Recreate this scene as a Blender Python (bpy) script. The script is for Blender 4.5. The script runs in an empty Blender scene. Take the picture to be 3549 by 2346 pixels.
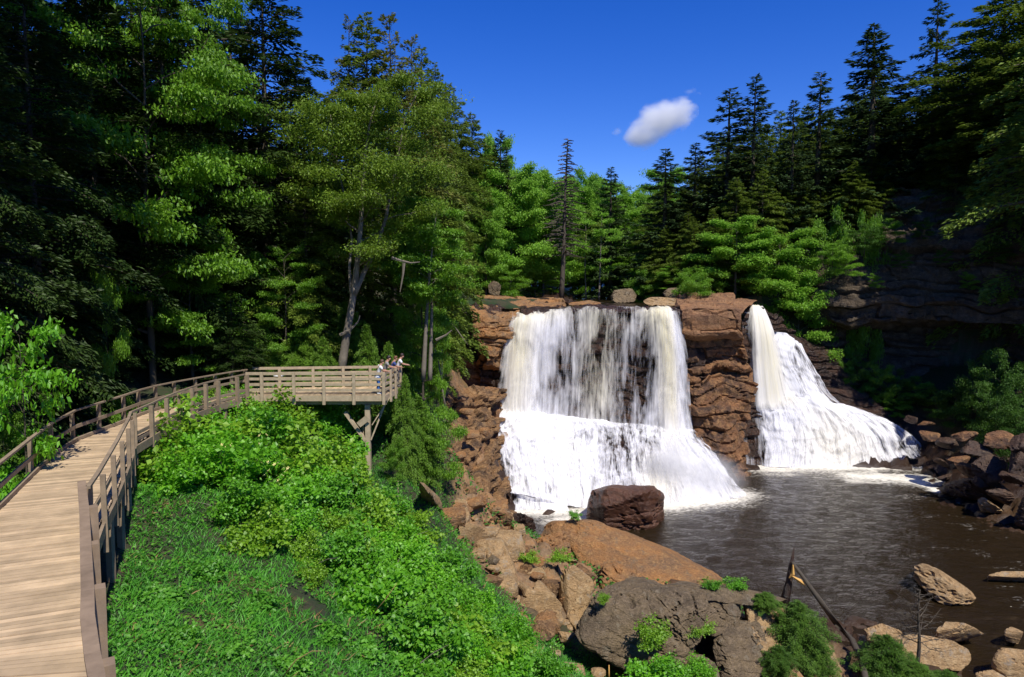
import bpy, bmesh, math, random
import numpy as np
from mathutils import Vector

# ---------------------------------------------------------------- camera
F = 683.0; PITCH = math.radians(4.06); CH = 19.0
cth, sth = math.cos(PITCH), math.sin(PITCH)
SC = bpy.context.scene
cam_d = bpy.data.cameras.new('camera'); cam = bpy.data.objects.new('camera', cam_d)
SC.collection.objects.link(cam)
cam.location = (0, 0, CH); cam.rotation_euler = (math.pi/2-PITCH, 0, 0)
cam_d.sensor_width = 36; cam_d.lens = 36*F/1024; cam_d.clip_end = 9000; cam_d.clip_start = 0.1
SC.camera = cam

def ray(px, py):
    a = (px-512)/F; b = (338.5-py)/F
    return np.array([a, cth+b*sth, -sth+b*cth])
def atY(px, py, Y):
    d = ray(px, py); return np.array([0, 0, CH])+d*(Y/d[1])
def atz(px, py, z):
    d = ray(px, py); return np.array([0, 0, CH])+d*((z-CH)/d[2])
def proj(x, y, z):
    v = np.array([x, y, z-CH]); f = v[1]*cth-v[2]*sth; u = v[1]*sth+v[2]*cth
    return 512+F*v[0]/f, 338.5-F*u/f

# ---------------------------------------------------------------- world, sun, exposure
SUN = np.array([0.42, -0.80, 1.25]); SUN = SUN/np.linalg.norm(SUN)
W = bpy.data.worlds.new('World'); SC.world = W; W.use_nodes = True
nt = W.node_tree; nt.nodes.clear()
sky = nt.nodes.new('ShaderNodeTexSky'); sky.sky_type = 'NISHITA'; sky.sun_disc = False
sky.sun_elevation = math.asin(SUN[2]); sky.sun_rotation = math.atan2(SUN[0], SUN[1])
sky.altitude = 1500; sky.air_density = 1.0; sky.dust_density = 0.2; sky.ozone_density = 4.0
hs = nt.nodes.new('ShaderNodeHueSaturation'); hs.inputs['Saturation'].default_value = 1.36
hs.inputs['Hue'].default_value = 0.524; hs.inputs['Value'].default_value = 2.0
bg = nt.nodes.new('ShaderNodeBackground'); bg.inputs[1].default_value = 0.085
wo = nt.nodes.new('ShaderNodeOutputWorld')
nt.links.new(sky.outputs[0], hs.inputs['Color']); nt.links.new(hs.outputs[0], bg.inputs[0]); nt.links.new(bg.outputs[0], wo.inputs[0])
sl = bpy.data.lights.new('sun', 'SUN'); so = bpy.data.objects.new('sun', sl); SC.collection.objects.link(so)
sl.energy = 5.0; sl.angle = math.radians(0.53); sl.color = (1.0, 0.95, 0.86)
so.rotation_euler = Vector(SUN).to_track_quat('Z', 'Y').to_euler()
so.location = (20, -20, 80)
SC.view_settings.view_transform = 'Standard'; SC.view_settings.look = 'None'
SC.view_settings.exposure = 0.0; SC.view_settings.gamma = 1.0
try:
    SC.cycles.max_bounces = 6; SC.cycles.diffuse_bounces = 2; SC.cycles.glossy_bounces = 2
    SC.cycles.transparent_max_bounces = 12; SC.cycles.transmission_bounces = 3; SC.cycles.volume_bounces = 22
    SC.cycles.caustics_reflective = False; SC.cycles.caustics_refractive = False
except Exception: pass

# ---------------------------------------------------------------- noise
def hsh(ix, iy, iz, seed=0):
    h = (ix*374761393 + iy*668265263 + iz*2147483647 + seed*974634777) & 0xffffffff
    h = ((h ^ (h >> 13))*1274126177) & 0xffffffff
    h = ((h ^ (h >> 15))*2246822519) & 0xffffffff
    return ((h ^ (h >> 16)) & 0xffffff)/16777215.0
def vnoise(p, seed=0):
    i = np.floor(p).astype(np.int64); f = p-i; f = f*f*(3-2*f); r = 0
    for dx in (0, 1):
        for dy in (0, 1):
            for dz in (0, 1):
                w = (f[:, 0] if dx else 1-f[:, 0])*(f[:, 1] if dy else 1-f[:, 1])*(f[:, 2] if dz else 1-f[:, 2])
                r = r+w*hsh(i[:, 0]+dx, i[:, 1]+dy, i[:, 2]+dz, seed)
    return r
def fbm(p, o=4, seed=0):
    a = 0.5; r = 0; t = 0
    for k in range(o):
        r = r+a*vnoise(p*(2.03**k), seed+k*17); t += a; a *= .5
    return r/t
def worley(p, seed=0):
    i = np.floor(p).astype(np.int64); n = len(p)
    f1 = np.full(n, 9.); f2 = np.full(n, 9.); idv = np.zeros(n)
    for dx in (-1, 0, 1):
        for dy in (-1, 0, 1):
            for dz in (-1, 0, 1):
                c = i+np.array([dx, dy, dz])
                q = np.stack([c[:, k]+.12+.76*hsh(c[:, 0], c[:, 1], c[:, 2], seed+k+1) for k in range(3)], 1)
                d = np.linalg.norm(q-p, axis=1); h = hsh(c[:, 0], c[:, 1], c[:, 2], seed+9)
                m = d < f1; f2 = np.where(m, f1, np.minimum(f2, d)); idv = np.where(m, h, idv); f1 = np.where(m, d, f1)
    return idv, f2-f1
def sstep(a, b, x):
    t = np.clip((x-a)/(b-a), 0, 1); return t*t*(3-2*t)

# ---------------------------------------------------------------- mesh and object helpers
def mesh(name, V, Fc, mat=None, smooth=False, attrs=None, uv=None):
    me = bpy.data.meshes.new(name)
    V = np.asarray(V, dtype=np.float32)
    if isinstance(Fc, np.ndarray):
        nf, k = Fc.shape
        me.vertices.add(len(V)); me.vertices.foreach_set('co', V.ravel())
        me.loops.add(nf*k); me.polygons.add(nf)
        me.loops.foreach_set('vertex_index', Fc.astype(np.int32).ravel())
        me.polygons.foreach_set('loop_start', np.arange(0, nf*k, k, dtype=np.int32))
        me.update(calc_edges=True)
    else:
        me.from_pydata([tuple(map(float, v)) for v in V], [], Fc); me.update()
    me.polygons.foreach_set('use_smooth', np.full(len(me.polygons), bool(smooth)))
    if attrs:
        for k_, a in attrs.items():
            at = me.attributes.new(k_, 'FLOAT', 'POINT'); at.data.foreach_set('value', np.asarray(a, dtype=np.float32))
    if uv is not None:
        ul = me.uv_layers.new(name='UVMap'); li = np.empty(len(me.loops), dtype=np.int32)
        me.loops.foreach_get('vertex_index', li); ul.data.foreach_set('uv', np.asarray(uv, dtype=np.float32)[li].ravel())
    if mat: me.materials.append(mat)
    return me
def link(name, me, parent=None, loc=None):
    o = bpy.data.objects.new(name, me); SC.collection.objects.link(o)
    if parent is not None: o.parent = parent
    if loc is not None: o.location = loc
    return o
def wlink(name, me, parent):      # geometry already in world coordinates
    o = link(name, me, parent)
    if parent.type == 'EMPTY': o.location = -parent.location
    return o
def tag(o, label=None, cat=None, group=None, kind=None):
    if label: o['label'] = label
    if cat: o['category'] = cat
    if group: o['group'] = group
    if kind: o['kind'] = kind
    return o
def thing(name, loc, label, cat, group=None, rz=0, scale=None):
    o = bpy.data.objects.new(name, None); SC.collection.objects.link(o)
    o.location = tuple(map(float, loc)); o.rotation_euler = (0, 0, rz); o.empty_display_size = .3
    if scale is not None: o.scale = scale
    return tag(o, label, cat, group)

class MB:
    def __init__(s): s.V = []; s.F = []; s.n = 0
    def add(s, V, Fc):
        V = np.asarray(V, float); s.V.append(V); s.F += [tuple(i+s.n for i in f) for f in Fc]; s.n += len(V)
    def box(s, c, ax, ay, az):
        c, ax, ay, az = map(lambda v: np.asarray(v, float), (c, ax, ay, az))
        V = [c+i*ax+j*ay+k*az for i in (-1, 1) for j in (-1, 1) for k in (-1, 1)]
        s.add(V, [(0, 1, 3, 2), (4, 6, 7, 5), (0, 4, 5, 1), (2, 3, 7, 6), (0, 2, 6, 4), (1, 5, 7, 3)])
    def beam(s, p0, p1, w, h, up=(0, 0, 1)):
        p0 = np.asarray(p0, float); p1 = np.asarray(p1, float); d = p1-p0; L = np.linalg.norm(d); d /= L
        up = np.asarray(up, float); sd = np.cross(d, up)
        if np.linalg.norm(sd) < 1e-3: sd = np.array([1., 0, 0])
        sd /= np.linalg.norm(sd); u = np.cross(sd, d)
        s.box((p0+p1)/2, d*L/2, sd*w/2, u*h/2)
    def tube(s, P, R, n=6, cap=True):
        P = [np.asarray(p, float) for p in P]; V = []; a = None
        for i, p in enumerate(P):
            t = P[min(i+1, len(P)-1)]-P[max(i-1, 0)]; t = t/(np.linalg.norm(t)+1e-9)
            if a is None: a = np.cross(t, [0, .2, 1.]) if abs(t[2]) < .9 else np.cross(t, [1., 0, 0])
            a = a-t*np.dot(a, t); a /= np.linalg.norm(a)+1e-9; b = np.cross(t, a)
            for k in range(n):
                g = 2*math.pi*k/n; V.append(p+R[i]*(math.cos(g)*a+math.sin(g)*b))
        Fc = [(i*n+k, i*n+(k+1) % n, (i+1)*n+(k+1) % n, (i+1)*n+k) for i in range(len(P)-1) for k in range(n)]
        if cap: Fc += [tuple(range(n-1, -1, -1)), tuple((len(P)-1)*n+k for k in range(n))]
        s.add(V, Fc)
    def mesh(s, name, mat, smooth=False): return mesh(name, np.concatenate(s.V), s.F, mat, smooth)
    def build(s, name, mat, parent=None, smooth=False): return link(name, s.mesh(name, mat, smooth), parent)

# ---------------------------------------------------------------- materials
def newmat(name):
    m = bpy.data.materials.new(name); m.use_nodes = True; m.node_tree.nodes.clear(); return m, m.node_tree
class N:
    def __init__(s, t): s.t = t
    def n(s, typ, **kw):
        o = s.t.nodes.new(typ)
        for k, v in kw.items():
            if k.startswith('i_'):
                key = k[2:]; key = int(key) if key.isdigit() else key
                if isinstance(v, bpy.types.NodeSocket): s.t.links.new(v, o.inputs[key])
                else: o.inputs[key].default_value = v
            else: setattr(o, k, v)
        return o
    def math(s, op, a, b=0., c=0.):
        o = s.t.nodes.new('ShaderNodeMath'); o.operation = op
        for i, v in enumerate((a, b, c)):
            if isinstance(v, bpy.types.NodeSocket): s.t.links.new(v, o.inputs[i])
            else: o.inputs[i].default_value = v
        return o.outputs[0]
    def mix(s, f, a, b):
        o = s.t.nodes.new('ShaderNodeMix'); o.data_type = 'RGBA'
        for k, v in ((0, f), (6, a), (7, b)):
            if isinstance(v, bpy.types.NodeSocket): s.t.links.new(v, o.inputs[k])
            else: o.inputs[k].default_value = (v if k == 0 else (*v, 1) if len(v) == 3 else v)
        return o.outputs[2]
    def noise(s, vec, scale, det=4, rough=.55, dist=0., dim='3D'):
        o = s.n('ShaderNodeTexNoise'); o.noise_dimensions = dim
        if vec is not None: s.t.links.new(vec, o.inputs['Vector'])
        o.inputs['Scale'].default_value = scale; o.inputs['Detail'].default_value = det
        o.inputs['Roughness'].default_value = rough; o.inputs['Distortion'].default_value = dist
        return o.outputs[0]
    def ramp(s, f, stops):
        o = s.n('ShaderNodeValToRGB'); s.t.links.new(f, o.inputs[0]); e = o.color_ramp.elements
        while len(e) < len(stops): e.new(.5)
        for q, (p, c) in zip(e, stops): q.position = p; q.color = (*c, 1) if not isinstance(c, float) else (c, c, c, 1)
        return o.outputs[0]
    def mapv(s, vec, scale=(1, 1, 1), rot=(0, 0, 0)):
        o = s.n('ShaderNodeMapping'); s.t.links.new(vec, o.inputs[0])
        o.inputs['Scale'].default_value = scale; o.inputs['Rotation'].default_value = rot; return o.outputs[0]
    def out(s, sh, disp=None, vol=None):
        o = s.n('ShaderNodeOutputMaterial')
        if sh is not None: s.t.links.new(sh, o.inputs[0])
        if vol is not None: s.t.links.new(vol, o.inputs[1])

def leaf_mat(name, ca, cb, trans=.35, gloss=.05, patch=.35):
    m, t = newmat(name); g = N(t)
    geo = g.n('ShaderNodeNewGeometry'); oi = g.n('ShaderNodeObjectInfo'); tc = g.n('ShaderNodeTexCoord')
    f = g.math('ADD', g.math('MULTIPLY', geo.outputs['Random Per Island'], 0.75), g.math('MULTIPLY', g.math('SUBTRACT', g.noise(tc.outputs['Object'], .5, 2), .5), patch*2))
    f = g.math('ADD', f, g.math('MULTIPLY', g.math('SUBTRACT', oi.outputs['Random'], .5), .35))
    col = g.mix(g.n('ShaderNodeClamp', i_0=f).outputs[0], ca, cb)
    d = g.n('ShaderNodeBsdfDiffuse', i_Color=col); tr = g.n('ShaderNodeBsdfTranslucent', i_Color=g.mix(.5, col, tuple(min(1, c*1.4) for c in cb)))
    mx = g.n('ShaderNodeMixShader', i_0=trans, i_1=d.outputs[0], i_2=tr.outputs[0])
    gl = g.n('ShaderNodeBsdfGlossy', i_Roughness=.5, i_Color=(.9, .95, .8, 1))
    m2 = g.n('ShaderNodeMixShader', i_0=gloss, i_1=mx.outputs[0], i_2=gl.outputs[0])
    g.out(m2.outputs[0]); return m

def rock_mat(name, c1, c2, c3, scale=.6, rough=.85, strata=(1, 1, 3.0), bump=.6, crack=.35, spec=.3, lichen=None):
    m, t = newmat(name); g = N(t); tc = g.n('ShaderNodeTexCoord').outputs['Object']
    sv = g.mapv(tc, strata, (0.12, 0.08, 0))
    a = g.noise(sv, scale, 6, .6); b = g.noise(tc, scale*5, 5, .7); c = g.noise(sv, scale*14, 4, .7)
    col = g.mix(g.ramp(a, [(.38, 0.), (.62, 1.)]), c1, c2)
    col = g.mix(g.ramp(b, [(.48, 0.), (.66, .75)]), col, c3)
    e_ = g.noise(tc, scale*34, 3, .7); fine = g.math('MULTIPLY', g.math('MULTIPLY_ADD', c, 1.7, .15), g.math('MULTIPLY_ADD', e_, .9, .55))
    mul = g.n('ShaderNodeMix'); mul.data_type = 'RGBA'; mul.blend_type = 'MULTIPLY'; mul.inputs[0].default_value = 1
    t.links.new(col, mul.inputs[6]); t.links.new(fine, mul.inputs[7]); col = mul.outputs[2]
    rn = g.math('ABSOLUTE', g.math('SUBTRACT', g.noise(sv, scale*1.7, 3, .6, .8), .5)); ck = g.ramp(rn, [(0., 0.), (.022, 1.)])
    col = g.mix(g.math('MULTIPLY', g.math('SUBTRACT', 1., ck), crack), col, tuple(x*.25 for x in c1))
    if lichen:
        l = g.ramp(g.noise(tc, scale*3, 6, .75), [(.56, 0.), (.64, 1.)]); col = g.mix(g.math('MULTIPLY', l, .7), col, lichen)
    bs = g.n('ShaderNodeBsdfPrincipled', i_Roughness=rough); t.links.new(col, bs.inputs['Base Color'])
    bs.inputs['Specular IOR Level'].default_value = spec
    h = g.math('ADD', g.math('MULTIPLY', c, .7), g.math('ADD', b, g.math('MULTIPLY', e_, .3)))
    bp = g.n('ShaderNodeBump', i_Strength=bump, i_Distance=.22); t.links.new(h, bp.inputs['Height']); t.links.new(bp.outputs[0], bs.inputs['Normal'])
    g.out(bs.outputs[0]); return m

def plain(name, c, rough=.8, var=.25, sc=3., stretch=(1, 1, 1), isl=0.):
    m, t = newmat(name); g = N(t); tc = g.n('ShaderNodeTexCoord').outputs['Object']
    n = g.noise(g.mapv(tc, stretch), sc, 5, .65); f = g.math('MULTIPLY_ADD', n, var*2.4, 1-var*1.2)
    if isl:
        f = g.math('MULTIPLY', f, g.math('MULTIPLY_ADD', g.n('ShaderNodeNewGeometry').outputs['Random Per Island'], isl*2, 1-isl))
    mul = g.n('ShaderNodeMix'); mul.data_type = 'RGBA'; mul.blend_type = 'MULTIPLY'; mul.inputs[0].default_value = 1
    mul.inputs[6].default_value = (*c, 1); t.links.new(f, mul.inputs[7])
    bs = g.n('ShaderNodeBsdfPrincipled', i_Roughness=rough); t.links.new(mul.outputs[2], bs.inputs['Base Color'])
    bs.inputs['Specular IOR Level'].default_value = .25
    bp = g.n('ShaderNodeBump', i_Strength=.3, i_Distance=.02); t.links.new(n, bp.inputs['Height']); t.links.new(bp.outputs[0], bs.inputs['Normal'])
    g.out(bs.outputs[0]); return m

M = {}
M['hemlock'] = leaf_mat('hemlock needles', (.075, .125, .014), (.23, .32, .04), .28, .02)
M['spruce'] = leaf_mat('spruce needles', (.028, .058, .018), (.085, .14, .040), .18, .02)
M['hemlt'] = leaf_mat('sunlit hemlock needles', (.09, .19, .016), (.24, .42, .045), .3, .02)  # brighter hemlock copy; sunshine on the low boughs put into the colour
M['hemtan'] = leaf_mat('yellowish needles', (.09, .13, .02), (.28, .28, .06), .25, .02)
M['beech'] = leaf_mat('beech leaves', (.085, .21, .010), (.24, .46, .03), .4, .03)
M['light'] = leaf_mat('spring leaves', (.14, .29, .022), (.28, .52, .055), .42, .02)
M['birch'] = leaf_mat('birch leaves', (.10, .18, .015), (.25, .37, .035), .35, .02)
M['shrub'] = leaf_mat('shrub leaves', (.095, .30, .008), (.26, .62, .028), .4, .04)
M['shrub2'] = leaf_mat('shrub leaves mid', (.07, .24, .010), (.20, .50, .028), .38, .04)
M['shrub3'] = leaf_mat('shrub leaves yellow', (.13, .28, .010), (.32, .55, .035), .4, .04)
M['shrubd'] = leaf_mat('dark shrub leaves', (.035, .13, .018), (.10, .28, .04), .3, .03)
M['grass'] = leaf_mat('grass blades', (.045, .21, .018), (.13, .45, .032), .32, .03, .5)
M['herb'] = leaf_mat('herb leaves', (.070, .25, .018), (.18, .46, .035), .35, .04, .5)
M['straw'] = leaf_mat('dry grass', (.25, .15, .06), (.45, .33, .14), .2, .02)
M['hemdk'] = leaf_mat('shade darkened hemlock needles', (.018, .042, .008), (.060, .105, .018), .2, .02)  # darker copy of the hemlock needles; shade of the left wood in the colour
M['beechd'] = leaf_mat('shade darkened bush leaves', (.03, .085, .010), (.085, .19, .02), .3, .02)  # beech bush leaves darkened to carry the shade around the right cliff
M['bluehem'] = leaf_mat('blue green needles', (.05, .12, .015), (.16, .29, .04), .3, .02)
M['bark'] = plain('bark', (.085, .07, .052), .9, .5, 4, (1, 1, .3))
M['barkpale'] = plain('pale birch bark', (.20, .17, .13), .85, .75, 2.2, (1, 1, .8))
M['barkgrey'] = plain('dead grey wood', (.20, .17, .13), .9, .35, 5)
M['wood'] = plain('weathered timber', (.27, .205, .135), .85, .45, 4, (1, 1, 1), .14)
M['woodgrey'] = plain('grey timber', (.25, .18, .12), .85, .45, 3, (1, 1, 1), .14)
M['woodlt'] = plain('pale timber', (.42, .335, .22), .85, .45, 4, (1, 1, 1), .16)
M['plank'] = plain('deck planks', (.51, .375, .23), .8, .46, 1.6, (1, 1, 1), .24)
M['fresh'] = plain('split wood', (.65, .36, .10), .7, .2, 5)
M['rockor'] = rock_mat('orange sandstone', (.42, .20, .070), (.25, .145, .075), (.47, .27, .11), .5, lichen=(.22, .17, .11), crack=.08, bump=1.)
M['rockgr'] = rock_mat('grey brown sandstone', (.25, .18, .10), (.15, .11, .068), (.30, .22, .135), .6, bump=1., crack=.08, lichen=(.30, .25, .17))
M['rocktan'] = rock_mat('tan boulder', (.40, .255, .12), (.28, .18, .085), (.45, .32, .17), .6, lichen=(.30, .26, .2))
M['rockwet'] = rock_mat('wet dark rock', (.035, .018, .011), (.075, .033, .016), (.018, .013, .011), .5, .32, bump=.9, spec=.6)
M['rockred'] = rock_mat('wet red brown rock', (.115, .045, .022), (.075, .032, .018), (.16, .075, .035), .6, .42, strata=(1, 1, 2.2), spec=.5)
M['rockpier'] = rock_mat('brown ledge rock', (.34, .17, .075), (.17, .09, .05), (.38, .22, .11), .35, strata=(1, 1, 3.5), bump=.9, crack=.55)
M['rockbank'] = rock_mat('broken brown rock', (.30, .16, .065), (.10, .062, .038), (.42, .26, .12), .45, strata=(1, 1, 2.5), bump=.9, crack=.7)
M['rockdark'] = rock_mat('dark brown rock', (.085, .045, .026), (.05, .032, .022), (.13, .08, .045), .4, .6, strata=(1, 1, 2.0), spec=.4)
M['rockmid'] = rock_mat('damp red brown rock', (.27, .125, .05), (.075, .042, .027), (.37, .20, .08), .35, .6, strata=(1, 1, 2.5), bump=.9, spec=.4)
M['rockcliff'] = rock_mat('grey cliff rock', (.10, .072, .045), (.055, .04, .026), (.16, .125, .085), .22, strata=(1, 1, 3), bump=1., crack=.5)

# ---------------------------------------------------------------- ground
def C(px, py, z, r=0.): p = atz(px, py, z); return (p[0], p[1], z, r)
CP = [
 # boardwalk slope (left bank)
 C(105,455,12.2), C(75,520,12.3), C(60,600,12.3), C(30,650,12.4), C(150,430,12.9), C(200,410,13.2), C(245,400,13.3),
 C(130,480,12.2), C(150,560,11.6), C(130,640,11.7), C(200,500,11.9), C(200,600,11.4), C(200,677,11.6),
 C(300,430,12.0), C(300,500,10.9), C(300,600,10.3), C(300,677,10.2), C(369,478,9.6), C(330,440,11), C(400,500,8.8), C(400,600,8.6), C(400,677,8.8),
 C(500,600,4.0,.5), C(500,640,5.0,.2), C(520,590,2.4,.9), C(480,575,4.0,.6), C(460,560,5.4,.3), C(500,677,6.0), C(545,640,2.8,.5), C(590,660,1.9,.5), C(615,690,1.8,.5), C(560,677,3.6,.3), C(575,645,2.6,.5), C(440,520,6.2,.3), C(470,545,4.4,.8), C(430,500,8), C(520,560,3.1,1), C(560,600,2.6,1),
 C(500,500,1.6,1), C(480,480,4.4,1), C(455,440,8,.8), C(430,400,11.2,.3), C(482,415,8.8,1), C(490,450,5.0,1), C(470,500,3.6,1), C(500,520,1.,1), C(460,470,6.2,1), C(440,450,9,.6),
 C(700,677,2.4,.8), C(800,677,1.8,.9), C(900,677,.6,.9), C(950,655,.0,.9), C(870,640,.4,.9), C(830,605,-.4,.8), C(740,592,-.5,1), C(620,560,1.,1), C(545,525,-.4,1),
 C(640,620,2,.8), C(760,640,1.6,.8), C(400,450,10,.1), C(410,420,11,.1),
 # pool bed
 C(700,520,-1.6,1), C(850,520,-1.6,1), C(900,580,-1.4,1), C(1000,640,-1.3,1), C(820,480,-1.4,1), C(620,500,-1.2,1), C(720,500,-1.4,1), C(1100,600,-1.2,1),
 # right bank
 (45,75,.3,1), (40,68,-.5,1), (37,60,-.4,1), (36,50,-.8,1), (45,60,2.2,1), (52,68,4.5,.6), (50,76,6.5,.3), (42,79,4.5,.6), (36,80,5,.8), (31,80,5,.8), (60,60,8,.3), (56,50,4,.7), (70,40,12,.2), (48,40,-.4,1), (60,20,3,.3), (90,60,22,0), (90,20,20,0), (45,20,-1,.8), (30,15,-.5,.8), (20,10,.5,.5),
 # near camera
 (0,10,8.5,0), (8,12,5,0), (-8,2,13,0), (-4,4,12,0), (0,-10,13,0), (20,-5,6,0),
 # hillside on the left
 (-14,12,12.6,0), (-14,20,12.9,0), (-19,24,14.5,0), (-26,24,19,0), (-26,10,20,0), (-40,20,29,0), (-20,33,14.2,0), (-30,36,20,0), (-45,45,30,0), (-14,40,13.8,0), (-25,50,18,0),
 (-10,40,12.4,0), (-8,48,12.6,.2), (-16,60,17,0), (-9,58,14.2,.3), (-35,65,26,0), (-60,10,36,0), (-60,60,38,0), (-5,62,12,.8), (-25,75,23,0), (-26,-5,20,0), (-5,52,10.5,.5),
]
CP = np.array(CP)
def tps_fit(P, Z, lam=.6):
    d = np.linalg.norm(P[:, None]-P[None], axis=2); K = d; n = len(P)
    A = np.zeros((n+3, n+3)); A[:n, :n] = K-lam*np.eye(n)*1.0; Q = np.c_[np.ones(n), P]; A[:n, n:] = Q; A[n:, :n] = Q.T
    return np.linalg.solve(A, np.r_[Z, 0, 0, 0])
WZ = tps_fit(CP[:, :2], CP[:, 2]); WR = tps_fit(CP[:, :2], CP[:, 3])
def tps(w, X):
    out = np.empty(len(X))
    for s in range(0, len(X), 20000):
        q = X[s:s+20000]; d = np.linalg.norm(q[:, None]-CP[None, :, :2], axis=2); out[s:s+20000] = d@w[:-3]+w[-3]+q@w[-2:]
    return out
RIM = np.array([(-200, 90), (-22, 80), (-9, 71), (-4, 71.5), (0, 71.5), (17, 71.5), (24.5, 71.5), (25.5, 79), (30, 82.5), (37, 86), (46, 86), (54, 84.5), (63, 79), (75, 66), (86, 46), (95, 0), (120, -60)], float)
def rimdist(X):
    best = np.full(len(X), 1e9); sgn = np.ones(len(X))
    for a, b in zip(RIM[:-1], RIM[1:]):
        e = b-a; t = np.clip(((X-a)@e)/(e@e), 0, 1); q = a+t[:, None]*e; d = np.linalg.norm(X-q, axis=1)
        s = e[0]*(X[:, 1]-a[1])-e[1]*(X[:, 0]-a[0]); m = d < best; best = np.where(m, d, best); sgn = np.where(m, np.where(s >= 0, 1, -1), sgn)
    return best*sgn      # positive outside the gorge
def hw(y): return 12.5-6.5*sstep(76, 86, y)
def ground(X):
    X = np.asarray(X, float); x, y = X[:, 0], X[:, 1]
    lo = tps(WZ, X); lo = np.clip(lo, -1.8, 60)
    cx = 13+.03*(y-70)
    up = 16.6+0.42*np.clip(x-cx-15, 0, 40)+0.55*np.clip(cx-17-x, 0, 60)+.045*np.clip(y-95, 0, 400)+1.3*sstep(hw(y)-2.5, hw(y)+2, np.abs(x-cx))
    up = up+5.5*sstep(30, 42, x)*sstep(100, 78, y)
    up = np.minimum(up, 60)
    lo = lo-2.4*sstep(-7, -4.5, x)*sstep(3, 1, x)*sstep(46, 53, y)
    d = rimdist(X); k = sstep(-.3, 1.3, d)
    k = np.where(x < -6, sstep(-6, 10, d), k)
    n = fbm(np.c_[x*.12, y*.12, x*0], 4, 5)-.5; n2 = fbm(np.c_[x*.7, y*.7, x*0], 3, 8)-.5
    z = lo*(1-k)+up*k+n*1.0*sstep(.5, 3, lo)+n2*.35*sstep(.2, 2, lo)
    return z, d
def gz(x, y): return float(ground(np.array([[x, y]]))[0][0])
def axis_(lo, a, b, hi, st, gr=1.09):
    c = list(np.arange(a, b, st)); s = st; v = b
    while v < hi: c.append(v); s *= gr; v += s
    s = st; v = a-st
    L = []
    while v > lo: L.append(v); s *= gr; v -= s
    return np.array(L[::-1]+c)
gx = axis_(-600, -20, 48, 600, .36); gy = axis_(-300, 6, 84, 900, .36)
GX, GY = np.meshgrid(gx, gy); P2 = np.c_[GX.ravel(), GY.ravel()]
Zg, Dg = ground(P2); Rg = np.clip(tps(WR, P2), 0, 1); Rg = np.where(Dg > 0, .25+.6*sstep(12, 9, np.abs(P2[:, 0]-13-.03*(P2[:, 1]-70)))*(P2[:, 1] < 125), Rg)
wid, we = worley(np.c_[P2[:, 0]*.75+.2*Zg, P2[:, 1]*.75, Zg*.9], 3); wid2, we2 = worley(np.c_[P2*.33, Zg*.4], 7)
rk = sstep(.45, .8, Rg+.35*(fbm(np.c_[P2*.4, Zg*0], 3, 31)-.5))
Zg2 = Zg+rk*sstep(-1, .6, Zg)*((wid-.5)*.75+(wid2-.5)*.9-.45*(we < .09)-.5*(we2 < .06))
nx, ny = len(gx), len(gy); ii = np.arange(nx*ny).reshape(ny, nx)
FG = np.stack([ii[:-1, :-1], ii[:-1, 1:], ii[1:, 1:], ii[1:, :-1]], -1).reshape(-1, 4)
m, t = newmat('ground soil and rock'); g = N(t); tc = g.n('ShaderNodeTexCoord').outputs['Object']
ra = g.n('ShaderNodeAttribute', attribute_name='rock').outputs['Fac']; wa = g.n('ShaderNodeAttribute', attribute_name='wet').outputs['Fac']
soil = g.mix(g.ramp(g.noise(tc, .9, 5, .7), [(.4, 0.), (.6, 1.)]), (.020, .045, .012), (.05, .045, .022))
soil = g.mix(g.ramp(g.noise(tc, .33, 3), [(.60, 0.), (.68, .6)]), soil, (.20, .12, .05))
b1 = g.noise(g.mapv(tc, (1, 1, 2.5)), .7, 6, .65); b2 = g.noise(tc, 5., 5, .7)
rc = g.mix(g.ramp(b1, [(.36, 0.), (.6, 1.)]), (.34, .18, .075), (.20, .13, .07)); rc = g.mix(g.ramp(b2, [(.5, 0.), (.7, .8)]), rc, (.33, .23, .13))
rc = g.mix(g.ramp(b2, [(.3, .7), (.44, 0.)]), rc, (.06, .04, .025))
rc = g.mix(wa, rc, (.035, .018, .010)); col = g.mix(ra, soil, rc)
bs = g.n('ShaderNodeBsdfPrincipled'); t.links.new(col, bs.inputs['Base Color'])
t.links.new(g.math('MULTIPLY_ADD', wa, -.5, .9), bs.inputs['Roughness']); bs.inputs['Specular IOR Level'].default_value = .4
bp = g.n('ShaderNodeBump', i_Strength=.7, i_Distance=.15); t.links.new(g.math('ADD', b1, b2), bp.inputs['Height']); t.links.new(bp.outputs[0], bs.inputs['Normal'])
g.out(bs.outputs[0]); M['ground'] = m
wetg = sstep(1.6, .3, Zg)*.9
pxg = 512+F*P2[:, 0]/np.maximum(P2[:, 1], 1)
wetg = np.maximum(wetg, sstep(-3.5, -1., P2[:, 0])*sstep(55, 58, P2[:, 1])*(Dg < 0))
wetg = np.maximum(wetg, sstep(.5, -.5, np.abs(P2[:, 0]-14)-11)*(Dg > 0))
wetg = np.maximum(wetg, .75*sstep(30, 34, P2[:, 0])*sstep(45, 55, P2[:, 1])*(Dg < 0))
gr_o = link('ground', mesh('ground', np.c_[P2, Zg2], FG, M['ground'], True, {'rock': rk, 'wet': wetg})); tag(gr_o, kind='structure')

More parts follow.
